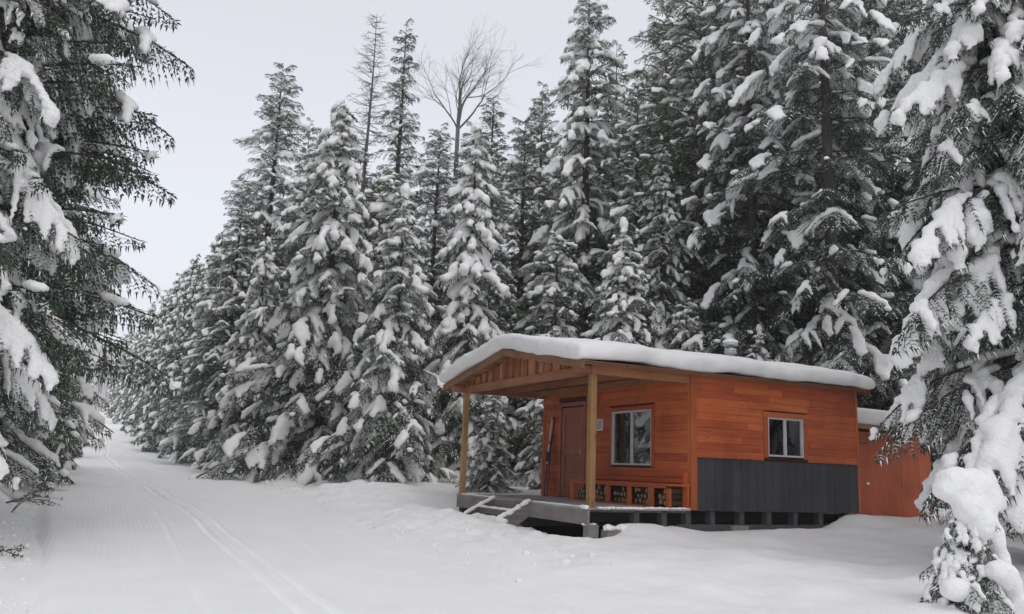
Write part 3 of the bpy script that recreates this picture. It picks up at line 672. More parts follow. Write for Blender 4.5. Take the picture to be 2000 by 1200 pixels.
pt('bare', -3.2, 42, 23.0, 0.3, 'tall leafless broadleaf tree with forked crown against the sky', 1.0, None, 'bare_tree')
pt('young', -3.4, 25, 8.75, 0.5, 'mid-sized spruce with a round snow ball on its tip left of the porch')
pt('narrow', -1.4, 27, 11.5, 0.0, 'narrow spruce thickly plastered with snow behind the left end of the cabin roof')
pt('tall', 1.1, 38, 18.0, 2.2, 'dark spruce with blunt top just left of the tallest snow clumped spire', 0.8)
pt('tall2', 2.8, 33, 20.3, 0.0, 'tall spire with big snow clumps near its top above the cabin ridge')
pt('thin', 5.1, 42, 22.6, 0.7, 'slim spruce tip just right of the tall snow clumped spire', 0.8)
pt('young', 3.35, 25.2, 7.9, 2.1, 'spruce with snow ball tip directly behind the middle of the cabin roof')
pt('young2', 1.5, 28.5, 8.4, 4.0, 'laden young spruce behind the cabin roof, left of the snow ball tipped one')
pt('dark', 6.9, 30, 20.3, 0.2, 'big dark green conifer with little snow right behind the cabin')
pt('thin', 10.2, 36, 23.0, 1.6, 'thin tall conifer right of the big dark green one, reaching the top edge', 0.9)
pt('dark', 7.2, 39, 23.5, 3.0, 'deep dark conifer far behind the big green one')
pt('pole', 9.4, 24.4, 22.5, 1.1, 'tall conifer with long bare dark trunk behind the right end of the cabin')
pt('pole', 12.6, 30, 22.0, 2.6, 'bare trunked conifer behind and right of the cabin, nearest the shed')
pt('pole', 7.9, 27.4, 21.0, 4.2, 'bare trunked conifer above the stovepipe behind the roof')
pt('pole', 10.4, 33.5, 22.0, 5.3, 'bare trunked conifer deeper in the forest between the two near trunks')
pt('tall2', 14.6, 26, 19.0, 0.9, 'dusted conifer behind the shed')
pt('dark', 16.5, 33, 21.0, 1.9, 'dark conifer deep behind the shed')
pt('dark', 13.2, 38, 23.0, 4.4, 'dark conifer in the deep forest right of the cabin, farthest back')
pt('young', -0.38, 22.4, 2.85, 0.3, 'small snowy spruce seen between the far porch post and the cabin wall', 1.25)
pt('young2', 1.2, 24.3, 4.6, 1.3, 'dusted spruce peeking out right beside the cabin wall at the back of the porch', 1.0)
pt('tall', -3.3, 34, 14.2, 3.7, 'dense dusted spruce filling the gap below the leafless tree')
pt('dark', 0.3, 34.5, 15.0, 5.0, 'dense dark spruce below the blunt topped one, behind the narrow white tree')
pt('tall2', -8.6, 35, 14.5, 2.0, 'dense dusted spruce behind the broad laden spruce')
pt('tall', -12.2, 36.5, 12.6, 1.1, 'full low dusted spruce in front of the tall pointed one')
pt('wide', -9.6, 32.0, 9.0, 2.9, 'lower laden spruce at the left foot of the broad laden one')
pt('young2', -6.2, 33, 10.5, 3.0, 'dusted spruce showing between broad laden spruce and snow ball spruce')
pt('row', -13.2, 40, 10.5, 4.0, 'round shouldered dusted conifer at the trail bend below the tall pointed spruce')
pt('dark', 4.4, 37, 17.0, 0.9, 'dark conifer between the snow clumped spire and the big green one')
pt('young2', 5.6, 26.8, 6.2, 5.2, 'low snowy spruce behind the roof left of the stovepipe')
pt('young', 9.2, 27.5, 5.4, 0.8, 'low snowy spruce behind the roof right of the stovepipe')
for k, (kd, x, y, H, wd, lab) in enumerate([
        ('tall', -0.9, 30.5, 12.0, .9, 'dusted spruce between the narrow white tree and the snow ball spruce, set back'),
        ('young2', -4.4, 29.5, 11.0, 1.0, 'snowy spruce tucked behind the snow ball spruce'),
        ('tall2', -10.2, 40.5, 15.5, 1.0, 'dusted spruce behind the lower flank of the tall pointed one'),
        ('thin', -1.2, 37, 17.0, 1.1, 'slender dusted spruce rising below the forked leafless tree'),
        ('thin', -2.2, 37.5, 15.8, 1.1, 'dense spruce top covering the trunk of the leafless tree'),
        ('tall', 4.6, 31, 15.5, .9, 'dusted spruce right of the snow clumped spire, reaching half its height'),
        ('tall2', 8.6, 34, 21.0, 1.0, 'dusted conifer looming right above the stovepipe, deep in the forest'),
        ('tall', 12.0, 27, 20.5, 1.0, 'full dusted conifer right of the long bare trunk'),
        ('tall2', 5.2, 29.0, 12.0, .8, 'dusted spruce close behind the cabin ridge'),
        ('young', 7.4, 25.0, 5.0, 1.1, 'low snowy spruce at the back eave of the cabin'),
        ('tall', 14.6, 31.0, 22.0, 1.0, 'tall dusted conifer above the shed'),
        ('young2', 11.8, 24.4, 5.2, 1.1, 'low laden spruce left of the shed roof'),
        ('young', 13.6, 23.2, 6.2, 1.0, 'laden spruce behind the shed roof'),
        ('tall', 17.5, 24.0, 18.0, 1.0, 'full dusted conifer right of the shed behind the right edge tree')]):
    pt(kd, x, y, H, k * 1.7 + .4, lab, wd)
G_BACK = 'dark forest filling the background'
for k, (x, y, H) in enumerate([(-14.5, 52, 15), (-9, 50, 17), (-3, 52, 17.5), (3, 50, 19), (9, 48, 22), (15, 45, 22), (20, 40, 21), (22, 31, 20), (19, 26, 18), (6, 56, 20), (12, 55, 23), (-19, 62, 15), (18, 52, 23), (26, 45, 22)]):
    pt('row' if k % 3 else 'dark', x, y, H, k * 2.1, 'shadowy conifer in the forest background behind the nearer trees', 1.15, G_BACK)
# left of the trail
pt('left', -7.6, 10.8, 19.0, 0.0, 'tall near conifer at the left edge with drooping fringed boughs over the trail', 1.0, None, 'hemlock_tree')
pt('right', -7.05, 9.6, 10.5, 1.0, 'snow loaded conifer at the very left edge nearest the camera')
pt('left', -8.2, 11.3, 18.5, 1.1, 'twin trunked neighbour of the fringed conifer at the left edge', 0.95, None, 'hemlock_tree')
pt('left', -9.5, 13.0, 19.0, 2.3, 'second tall fringed conifer just behind the one at the left edge', 0.9, None, 'hemlock_tree')
pt('left', -11.6, 16.6, 18.0, 4.1, 'third tall fringed conifer in the dense left stand, farthest back', 0.9, None, 'hemlock_tree')
pt('young', -11.0, 16.4, 9.0, 2.0, 'mid-height laden conifer at the foot of the left stand beyond the fringed trees')
pt('young2', -9.3, 12.6, 6.4, 4.0, 'low dusted spruce under the fringed boughs at the left edge')
pt('row', -14.9, 28, 8.6, 0.3, 'nearest conifer of the receding row left of the trail', 0.66, 'conifers lining the left side of the trail')
pt('row', -19.8, 38, 9.5, 1.7, 'second nearest conifer of the receding row left of the trail', 0.66, 'conifers lining the left side of the trail')
pt('row', -25.5, 50, 10.0, 2.9, 'third nearest conifer of the receding row left of the trail', 0.66, 'conifers lining the left side of the trail')
pt('row', -34.6, 67, 9.6, 4.1, 'second farthest conifer of the receding row left of the trail', 0.7, 'conifers lining the left side of the trail')
pt('row', -46.2, 90, 10.0, 5.1, 'farthest conifer of the receding row left of the trail', 0.75, 'conifers lining the left side of the trail')
pt('tall', -14.2, 20.5, 16, 5.1, 'tall dark spruce farthest out behind the left edge trees')
pt('dark', -14.4, 24.4, 22.0, 2.4, 'dense dark conifer left of the trail behind the laden one', 0.72)
pt('tall2', -12.6, 19.6, 18.5, 0.7, 'dusted spruce standing close behind the fringed tree', 0.85)
# right edge
pt('right', 7.15, 11.4, 13.0, 0.6, 'large near conifer at the right edge smothered in thick snow pillows')
pt('right', 7.85, 11.9, 12.5, 2.2, 'twin of the right edge conifer standing close behind it', 1.0)
pt('right', 10.3, 15.5, 13.0, 3.0, 'second snow smothered conifer behind the right edge tree beside the shed')
print('placed', round(time.time() - T_START, 1))

# snow capped sapling in the right foreground
def sapling():
    x, y = 4.72, 8.95; z0 = float(terrain(x, y)); g = np.random.default_rng(5)
    r_ = empty('sapling', (x, y, z0 - 0.17)); tag(r_, 'small sapling buried under a thick domed snow cap in the right foreground', 'tree')
    fol, wood, snow = Acc(), Acc(), Acc()
    for k in range(70):
        z = g.uniform(0.1, 1.2); az = k * 2.4; ln = 0.24 + 0.42 * (1 - z / 1.5) + g.uniform(-.06, .06)
        b_ = BANK['nladen'][g.integers(0, 3)] if k % 2 else BANK['ndust'][g.integers(0, 2)]; sc = ln / b_['L']
        pt_ = R(-22 + g.normal(0, 8)); cp, sp, ca, sa = math.cos(pt_), math.sin(pt_), math.cos(az), math.sin(az)
        Mx = np.array([[ca, -sa, 0], [sa, ca, 0], [0, 0, 1]]) @ np.array([[cp, 0, -sp], [0, 1, 0], [sp, 0, cp]]) * np.array([sc, sc * 1.2, sc * 1.1])[None]
        for a_, q in ((fol, 'fol'), (wood, 'wood'), (snow, 'snow')): place(a_, b_[q], Mx, np.array([0, 0, z]))
    C = [(-0.06, 0, 1.40), (0.12, 0, 1.36), (0.0, 0.1, 1.34), (-0.18, -0.03, 1.30), (0.24, 0, 1.22), (0.22, 0.0, 1.0), (0.30, 0.0, 0.85), (0.36, 0.02, 0.62), (0.02, -0.08, 1.12), (0.12, -0.12, 0.98), (0.44, 0, 0.4), (0.14, -0.34, 0.55), (0.22, -0.32, 0.5), (-0.25, -0.25, 0.35), (0.5, 0.0, 0.15)]
    S = [(.24, .24, .17), (.26, .24, .2), (.25, .22, .18), (.17, .18, .13), (.17, .2, .18), (.14, .16, .2), (.12, .15, .2), (.11, .14, .18), (.2, .2, .2), (.15, .16, .2), (.12, .15, .16), (.17, .15, .13), (.14, .13, .16), (.2, .16, .14), (.15, .15, .2)]
    snow.add(*remesh_np(*spheres_np(np.array(C), np.array(S)), 0.035, 6))
    link('trunk', mesh_np('sapling_trunk', *tube_np([[0, 0, -.1], [.02, 0, .7], [0, 0, 1.35]], [.03, .025, .01], 8), 'bark'), r_)
    link('branches', mesh_np('sapling_branches', *wood.get(), 'twig'), r_); link('crown', mesh_np('sapling_crown', *fol.get(), 'needles_blue', False), r_)
    link('snow', mesh_np('sapling_snow', *snow.get(), 'snow_tree'), r_)
sapling()

# ------------------------------------------------------------------ cabin (local x = along the long wall, y = across, z = 0 on the porch deck)
cab = empty('cabin', tuple(CAB_O), CAB_A)
tag(cab, 'small orange stained wooden ski cabin with open porch and charcoal skirting', 'cabin')
def part(o, label=None):
    if label: o['label'] = label
    return o
WT = 2.30                                  # wall top at the eaves
ROOF_E, ROOF_R = 2.495, 3.02                # roof underside level at eave edge / ridge (top of fascia)
EY0, EY1, RY = -0.16, 6.16, 3.0
RX0, RX1 = -0.27, CP + CL + 0.30
def roof_z(y): return ROOF_R - (ROOF_R - ROOF_E) * abs(y - RY) / (RY - EY0)
rnd = random.Random(3); HAZE = 0.0006

def plank_rows(parent, plane, a0, a1, z0, z1, row, mat, holes=(), thick=0.022, out_=0.0, top=None):
    """Lap siding of single boards. plane 'A': wall across (varies in y) at x=out_; 'B': along x at y=out_."""
    z = z0
    while z < z1 - 0.02:
        zt_ = min(z + row, z1); a = a0
        cuts = [a0]; 
        x = a0 + rnd.uniform(0.5, 1.9)
        while x < a1 - 0.35: cuts.append(x); x += rnd.uniform(0.8, 2.1)
        cuts.append(a1)
        for c0, c1 in zip(cuts[:-1], cuts[1:]):
            segs = [(c0, c1)]
            for (h0, h1, hz0, hz1) in holes:
                if zt_ <= hz0 + 0.01 or z >= hz1 - 0.01: continue
                ns = []
                for s0, s1 in segs:
                    if s1 <= h0 or s0 >= h1: ns.append((s0, s1)); continue
                    if s0 < h0: ns.append((s0, h0))
                    if s1 > h1: ns.append((h1, s1))
                segs = ns
            for s0, s1 in segs:
                if s1 - s0 < 0.02: continue
                pr = thick + rnd.uniform(0, 0.006); g_ = 0.0035
                if plane == 'A': box('plank', (out_ - pr, s0 + g_ / 2, z + g_), (out_, s1 - g_ / 2, zt_), mat, parent)
                else: box('plank', (s0 + g_ / 2, out_ - pr, z + g_), (s1 - g_ / 2, out_, zt_), mat, parent)
        z += row

def wall_sheet(name, rects, plane, at, depth, mat):
    """Backing of a wall made of butted boxes round its openings."""
    V_, F_ = [], []
    for (a0, a1, z0, z1) in rects:
        lo, hi = ((at, a0, z0), (at + depth, a1, z1)) if plane == 'A' else ((a0, at, z0), (a1, at + depth, z1))
        n0 = len(V_)
        V_ += [(x_, y_, z_) for z_ in (lo[2], hi[2]) for x_, y_ in ((lo[0], lo[1]), (hi[0], lo[1]), (hi[0], hi[1]), (lo[0], hi[1]))]
        F_ += [tuple(q + n0 for q in f) for f in BOXF]
    return link(name, mesh_np(name, V_, F_, mat, False), cab)
XA = CP                                     # porch wall plane
WA = (1.20, 2.62, 0.765, 1.868)             # porch window opening (y0,y1,z0,z1)
DA = (3.76, 4.76, 0.0, 2.07)                # door
wa = wall_sheet('porch_wall', [(0.05, WA[0], 0, WT), (WA[0], WA[1], 0, WA[2]), (WA[0], WA[1], WA[3], WT), (WA[1], DA[0], 0, WT), (DA[0], DA[1], DA[3], WT), (DA[1], CW, 0, WT)], 'A', XA, 0.08, 'dark_backing')
plank_rows(wa, 'A', 0.09, CW - 0.10, 0.005, WT, 0.142, 'stain_Y', [(WA[0] - 0.09, WA[1] + 0.09, WA[2] - 0.02, WA[3] + 0.09), (DA[0] - 0.10, DA[1] + 0.10, -1, DA[3] + 0.10)], out_=XA)
# upper gable of the inner wall
k = 0; z = WT
while z < 2.93:
    dy = (ROOF_R - 0.05 - (z + 0.14)) / (ROOF_R - ROOF_E) * (RY - EY0)
    if dy > 0.15: box('plank', (XA - 0.024, max(0.0, RY - dy), z + 0.003), (XA + 0.04, min(CW, RY + dy), z + 0.14), 'stain_Y', wa)
    z += 0.142
XB0, XB1 = CP, CP + CL
WB = (4.05, 4.985, 1.022, 1.778)
ZG = 0.935
wb = wall_sheet('long_wall', [(XB0 + 0.08, WB[0], 0.0, 2.46), (WB[0], WB[1], 0.0, WB[2]), (WB[0], WB[1], WB[3], 2.46), (WB[1], XB1 - 0.08, 0.0, 2.46)], 'B', 0.0, 0.08, 'dark_backing')
plank_rows(wb, 'B', XB0 + 0.10, XB1 - 0.02, ZG, 2.475, 0.1385, 'stain_X', [(WB[0] - 0.10, WB[1] + 0.11, WB[2] - 0.04, WB[3] + 0.10)], out_=0.0)
k = 0; x = XB0 + 0.10                        # charcoal vertical skirting boards
while x < XB1 - 0.03:
    x1 = min(x + 0.205, XB1 - 0.025)
    box('skirting_board', (x + 0.003, -0.03 - rnd.uniform(0, 0.003), -0.03), (x1 - 0.003, -0.001, ZG - 0.015), 'charcoal_Z', wb); x += 0.205
box('drip_cap', (XB0 + 0.10, -0.045, ZG - 0.014), (WB[0] - 0.12, -0.026, ZG - 0.002), 'charcoal_Z', wb)
box('drip_cap', (WB[1] + 0.13, -0.045, ZG - 0.014), (XB1 - 0.02, -0.026, ZG - 0.002), 'charcoal_Z', wb)
# back and far walls close the box, with floor
wf = wall_sheet('far_wall', [(XB0 + 0.085, XB1 - 0.085, 0, 2.46)], 'B', CW - 0.08, 0.08, 'stain_X')
we = wall_sheet('end_wall', [(0, CW, 0, 2.46)], 'A', XB1 - 0.08, 0.08, 'stain_Y')
box('floor', (XB0 + 0.09, 0.09, 0.0), (XB1 - 0.09, CW - 0.09, 0.02), 'interior', cab)
box('ceiling', (XB0 + 0.09, 0.09, 2.2), (XB1 - 0.09, CW - 0.09, 2.25), 'interior', cab)
# corner trims
box('corner_board', (XA - 0.036, -0.036, -0.02), (XA + 0.10, -0.0, 2.47), 'trim_Z', cab)
box('corner_board', (XA - 0.034, 0.0, -0.02), (XA - 0.001, 0.085, 2.30), 'trim_Z', cab)
box('corner_board', (XB1 - 0.02, -0.034, -0.02), (XB1 + 0.03, 0.10, 2.475), 'stain_Z', cab)
box('corner_board', (XA - 0.034, CW - 0.10, 0.004), (XA - 0.001, CW + 0.01, 2.30), 'stain_Z', cab)

def window(name, plane, at, o_, trim, trim_w, frame_m, label):
    y0, y1, z0, z1 = o_
    f = wall_b = None
    def bx(nm, a0, a1, c0, c1, d0, d1, mt, par):
        lo, hi = ((at + d0, a0, c0), (at + d1, a1, c1)) if plane == 'A' else ((a0, at + d0, c0), (a1, at + d1, c1))
        return box(nm, lo, hi, mt, par)
    fw = 0.034
    V_, F_ = [], []
    for a0, a1, c0, c1 in ((y0, y1, z0, z0 + fw), (y0, y1, z1 - fw, z1), (y0, y0 + fw, z0 + fw, z1 - fw), (y1 - fw, y1, z0 + fw, z1 - fw)):
        lo, hi = ((at - 0.03, a0, c0), (at + 0.05, a1, c1)) if plane == 'A' else ((a0, at - 0.03, c0), (a1, at + 0.05, c1))
        n0 = len(V_); V_ += [(x_, y_, z_) for z_ in (lo[2], hi[2]) for x_, y_ in ((lo[0], lo[1]), (hi[0], lo[1]), (hi[0], hi[1]), (lo[0], hi[1]))]
        F_ += [tuple(q + n0 for q in ff) for ff in BOXF]
    f = link(name, mesh_np(name, V_, F_, frame_m, False), cab); part(f, label)
    m_ = (y0 + y1) / 2
    bx('mullion', m_ - 0.030, m_ + 0.030, z0 + fw, z1 - fw, -0.02, 0.045, frame_m, f)
    bx('pane', y0 + fw, m_ - 0.031, z0 + fw, z1 - fw, 0.012, 0.018, 'glass', f)
    bx('pane', m_ + 0.031, y1 - fw, z0 + fw, z1 - fw, 0.026, 0.032, 'glass', f)
    ax = 'Y' if plane == 'A' else 'X'
    bx('trim_board', y0 - trim_w - 0.02, y1 + trim_w + 0.02, z1 + 0.002, z1 + trim_w, -0.046, -0.0, trim + ax, f)
    bx('trim_board', y0 - trim_w, y0 - 0.002, z0 - 0.03, z1, -0.044, -0.0, trim + 'Z', f)
    bx('trim_board', y1 + 0.002, y1 + trim_w, z0 - 0.03, z1, -0.044, -0.0, trim + 'Z', f)
    return f
window('window', 'A', XA, WA, 'stain_', 0.085, 'white_vinyl', 'large sliding window on the porch')
window('window', 'B', 0.0, WB, 'trim_', 0.10, 'white_vinyl', 'small white framed window in the long wall')

# door
dr = box('door', (XA + 0.012, DA[0] + 0.02, 0.02), (XA + 0.05, DA[1] - 0.02, DA[3] - 0.02), 'brown_Z', cab)
def in_door(nm, y0, y1, z0, z1, d0, d1, mt):
    c = np.array(dr.location); return box(nm, np.array((XA + d0, y0, z0)) - c, np.array((XA + d1, y1, z1)) - c, mt, dr)
for y0, y1, z0, z1 in ((DA[0] + .03, DA[0] + .17, .03, 2.04), (DA[1] - .17, DA[1] - .03, .03, 2.04), (DA[0] + .17, DA[1] - .17, .03, .22), (DA[0] + .17, DA[1] - .17, .98, 1.12), (DA[0] + .17, DA[1] - .17, 1.88, 2.04)):
    in_door('door_rail', y0 + .001, y1 - .001, z0, z1, -0.012, 0.0115, 'brown_Z')
in_door('handle', DA[0] + 0.06, DA[0] + 0.11, 0.98, 1.10, -0.03, -0.0125, 'brass'); in_door('handle', DA[0] + 0.075, DA[0] + 0.20, 1.03, 1.055, -0.055, -0.0305, 'brass')
for a0, a1, z0, z1 in ((DA[0] - .09, DA[0], 0.003, DA[3]), (DA[1], DA[1] + .09, 0.003, DA[3]), (DA[0] - .09, DA[1] + .09, DA[3] + .002, DA[3] + .09)):
    box('door_casing', (XA - 0.036, a0, z0), (XA - 0.0, a1, z1), 'brown_Z', cab)

# porch: deck boards, rim boards, posts, beams
dk = box('porch_deck', (0.03, 0.03, -0.075), (CP - 0.002, CW - 0.03, -0.034), 'grey_wood_Y', cab)
x = 0.0
while x < CP - 0.03:
    c = np.array(dk.location); x1 = min(x + 0.142, CP - 0.028)
    box('deck_board', np.array((x - 0.02 + .004, -0.03, -0.032)) - c, np.array((x1 - 0.02, CW + 0.02, 0.0 - rnd.uniform(0, .003))) - c, 'deck_dusty_Y', dk); x += 0.142
box('rim_board', (-0.016, 0.0, -0.29), (0.026, CW, -0.034), 'grey_wood_Y', cab)
box('rim_board', (0.03, CW - 0.03, -0.27), (CP, CW + 0.01, -0.034), 'grey_wood_X', cab)
for y0 in (0.0, CW - 0.14):
    box('porch_post', (0.02, y0 + 0.01, 0.0), (0.135, y0 + 0.125, WT), 'fir_Z', cab)
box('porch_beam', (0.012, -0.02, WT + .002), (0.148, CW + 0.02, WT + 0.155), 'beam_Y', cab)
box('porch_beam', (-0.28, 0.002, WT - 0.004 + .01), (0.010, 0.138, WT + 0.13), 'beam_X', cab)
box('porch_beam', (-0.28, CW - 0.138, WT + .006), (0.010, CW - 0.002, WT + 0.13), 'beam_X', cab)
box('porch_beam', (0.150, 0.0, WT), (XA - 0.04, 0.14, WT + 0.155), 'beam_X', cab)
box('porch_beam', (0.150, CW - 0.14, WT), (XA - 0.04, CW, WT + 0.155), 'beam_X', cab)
box('porch_joist', (1.0, 0.142, WT + .03), (1.05, CW - 0.142, WT + 0.155), 'beam_Y', cab)
box('porch_joist', (1.9, 0.142, WT + .03), (1.95, CW - 0.142, WT + 0.155), 'beam_Y', cab)
# gable infill: vertical cedar boards, every other one proud
y = 0.03; k = 0
while y < CW - 0.03:
    y1 = min(y + 0.165, CW - 0.03); zt0 = min(roof_z(y), roof_z(y1)) - 0.06
    if zt0 > WT + 0.19:
        box('gable_board', (0.045 if k % 2 else 0.075, y + 0.002, WT + 0.157), (0.105 if k % 2 else 0.104, y1 - 0.002, zt0), 'cedar_Z', cab)
    y += 0.165; k += 1
# roof: purlins, boarding, fascia
for f in (-0.86, -0.66, -0.38, -0.12, 0.12, 0.38, 0.66, 0.94):
    y = RY + f * (RY - EY0 - 0.08); zt0 = roof_z(y) - 0.035
    box('purlin', (RX0 + 0.04, y - 0.022, zt0 - 0.10), (RX1 - 0.04, y + 0.022, zt0), 'beam_X', cab)
def slope_slab(name, x0, x1, y0, y1, t0, t1, mat, parent=None):
    """Board lying in the roof slope: y0..y1, from t0 to t1 above the roof line."""
    V_ = [(x_, y_, roof_z(y_) + t_) for t_ in (t0, t1) for x_, y_ in ((x0, y0), (x1, y0), (x1, y1), (x0, y1))]
    c = np.mean(V_, 0); return link(name, mesh_np(name, np.array(V_) - c, BOXF, mat, False), parent or cab, c)
for y0, y1 in ((EY0, RY - 0.001), (RY + 0.001, EY1)):
    st = 8; ys = np.linspace(y0, y1, st * 2 + 1)
    for a, b_ in zip(ys[:-1], ys[1:]):
        slope_slab('roof_board', RX0 + 0.035, RX1 - 0.035, a + 0.002, b_ - 0.002, -0.034, -0.010, 'roof_under_X')
    slope_slab('roof_sheet', RX0 - 0.01, RX1 + 0.01, y0 - (0.02 if y0 < 0 else 0), y1 + (0.02 if y1 > RY + 1 else 0), -0.008, 0.006, 'roof_under_X')
    slope_slab('rake_board', RX0, RX0 + 0.034, y0, y1, -0.135, -0.009, 'roof_under_X')
    slope_slab('rake_board', RX1 - 0.034, RX1, y0, y1, -0.135, -0.009, 'roof_under_X')
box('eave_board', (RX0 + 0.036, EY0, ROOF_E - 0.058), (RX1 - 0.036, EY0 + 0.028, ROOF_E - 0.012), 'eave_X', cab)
box('eave_board', (RX0 + 0.036, EY1 - 0.028, ROOF_E - 0.085), (RX1 - 0.036, EY1, ROOF_E - 0.012), 'roof_under_X', cab)
# foundation: sleepers, stub piers
box('sleeper_beam', (XA - 0.28, 0.02, -0.52), (XB1 - 0.05, 0.20, -0.275), 'concrete_dark', cab)
box('sleeper_beam', (XA - 0.28, CW - 0.2, -0.52), (XB1 - 0.05, CW - 0.02, -0.275), 'concrete_dark', cab)
for x in (1.02, 1.62, 2.16, 2.72, 3.42, 4.10, 4.78, 5.46, 6.18):
    box('pier', (x - 0.055, 0.03, -0.60 if x < 1.9 else -0.274), (x + 0.055, 0.18, -0.036), 'concrete_dark', cab)
for x in (0.12, 3.0, 6.1): box('pier', (x - 0.08, CW - 0.19, -0.6), (x + 0.08, CW - 0.03, -0.04), 'concrete_dark', cab)
box('pier', (0.05, 0.06, -0.62), (0.25, 0.24, -0.292), 'concrete', cab)
box('concrete_block', (3.12, -0.06, -0.50), (3.50, 0.016, -0.285), 'concrete', cab)
for y in np.arange(0.4, CW - 0.2, 0.6): box('floor_joist', (0.03, y, -0.26), (XB1 - 0.1, y + 0.045, -0.077), 'shaded_timber', cab)  # joists coloured near black, the under-floor shade painted into the wood
# steps at the porch front
SY0, SY1 = 2.13, 3.70
for y in (SY0, SY1):
    V_ = np.array([(-0.02, 0, -0.005), (-0.02, 0, -0.29), (-0.50, 0, -0.60), (-0.70, 0, -0.60), (-0.66, 0, -0.36)]); V_ = np.concatenate([V_ + [0, -0.03, 0], V_ + [0, 0.03, 0]])
    o = link('stringer', mesh_np('stringer', V_, np.array([[0, 1, 2], [0, 2, 3], [0, 3, 4], [5, 7, 6], [5, 8, 7], [5, 9, 8]] + [[a, a + 5, (a + 1) % 5 + 5] for a in range(5)] + [[a, (a + 1) % 5 + 5, (a + 1) % 5] for a in range(5)]), 'grey_wood_X', False), cab, (0, y, 0))
for k, (x, z) in enumerate(((-0.27, -0.19), (-0.53, -0.36))):
    box('step', (x - 0.13, SY0 + 0.035, z - 0.11), (x + 0.13, SY1 - 0.035, z), 'grey_wood_Y', cab)
# stovepipe with cap
cx, cy = 5.75, 2.95; zc = roof_z(cy) - 0.12
def lathe(name, prof, mat, parent, loc, k=20):
    P = np.array(prof); a = np.arange(k) * 2 * np.pi / k
    V_ = np.stack([P[:, 0, None] * np.cos(a), P[:, 0, None] * np.sin(a), np.repeat(P[:, 1, None], k, 1)], -1).reshape(-1, 3)
    n_ = len(P); i_ = np.arange(n_ - 1)[:, None] * k; j = np.arange(k)[None]; j2 = (j + 1) % k
    return link(name, mesh_np(name, V_, np.stack([i_ + j, i_ + j2, i_ + k + j2, i_ + k + j], -1).reshape(-1, 4), mat, True), parent, loc)
sp_ = lathe('stovepipe', [(0.0, -0.1), (0.11, -0.1), (0.11, 0.60), (0.15, 0.60), (0.15, 0.72), (0.0, 0.72)], 'steel', cab, (cx, cy, zc))
lathe('rain_cap', [(0.06, 0.72), (0.06, 0.79), (0.19, 0.79), (0.20, 0.81), (0.02, 0.87), (0.0, 0.87)], 'steel', sp_, (0, 0, 0))
lathe('chase', [(0.0, -0.05), (0.17, -0.05), (0.17, 0.52), (0.0, 0.53)], 'steel', sp_, (0.16, 0.05, 0.0), 4)

def cab_pt(x, y, z): return (CAB_O[0] + x * CV[0] + y * CU[0], CAB_O[1] + x * CV[1] + y * CU[1], CAB_O[2] + z)
def rounded(name, V_, F_, voxel, it, mat, label, cat, loc=None, rz=CAB_A, wob=0.0):
    V2, F2 = remesh_np(np.array(V_, float), np.array(F_), voxel, it, 0.5)
    if wob: V2 = V2 + np.stack([0 * V2[:, 0], 0 * V2[:, 0], wob * fnoise(V2[:, 0], V2[:, 1], 2.5, 3)], -1).astype(np.float32)
    if wob: V2[:, 1] += 0.045 * fnoise(V2[:, 0], V2[:, 2] * 2, 1.6, 3); V2[:, 0] += 0.03 * fnoise(V2[:, 1], V2[:, 2] * 2, 1.3, 3)
    o = link(name, mesh_np(name, V2, F2, mat, True)); o.location = loc if loc is not None else tuple(CAB_O); o.rotation_euler = (0, 0, rz)
    return tag(o, label, cat)
TRI = [[0, 2, 1], [0, 3, 2], [4, 5, 6], [4, 6, 7], [0, 1, 5], [0, 5, 4], [1, 2, 6], [1, 6, 5], [2, 3, 7], [2, 7, 6], [3, 0, 4], [3, 4, 7]]
# roof snow: one pitched slab with rounded bulging edges
def snow_roof():
    ov = 0.10; ys = np.array([EY0 - ov, EY0 + 0.8, RY - 0.6, RY, RY + 0.6, EY1 - 0.8, EY1 + ov]); top = [0.33, 0.36, 0.37, 0.36, 0.38, 0.37, 0.35]
    V_ = []
    for x_ in (RX0 - 0.11, RX1 + 0.11):
        for y_, t_ in zip(ys, top): V_.append((x_, y_, roof_z(y_) + 0.004))
        for y_, t_ in zip(ys, top): V_.append((x_, y_, roof_z(y_) + t_ - (0.03 if abs(y_ - RY) < 0.1 else 0)))
    n_ = len(ys); F_ = []
    for a in range(n_ - 1):
        for q in ((a, a + 1, a + n_ + 1, a + n_), ): F_ += [[q[0], q[2], q[1]], [q[0], q[3], q[2]], [q[0] + 2 * n_, q[1] + 2 * n_, q[2] + 2 * n_], [q[0] + 2 * n_, q[2] + 2 * n_, q[3] + 2 * n_]]
        b0, b1, c0, c1 = a, a + 1, a + 2 * n_, a + 1 + 2 * n_
        F_ += [[b0, b1, c1], [b0, c1, c0], [b0 + n_, c1 + n_, b1 + n_], [b0 + n_, c0 + n_, c1 + n_]]
    for a in (0, n_ - 1): F_ += [[a, a + n_, a + 3 * n_], [a, a + 3 * n_, a + 2 * n_]]
    rounded('roof_snow', V_, F_, 0.075, 22, 'snow_roof', 'thick smooth blanket of snow on the cabin roof', 'snow', wob=0.045)
snow_roof()
o = link('cap_snow', mesh_np('cap_snow', ICO2_V * np.array([0.19, 0.19, 0.075]), ICO2_F, 'snow_tree')); o.location = cab_pt(cx, cy, zc + 0.875); tag(o, 'little round snow cap on top of the metal stovepipe', 'snow')

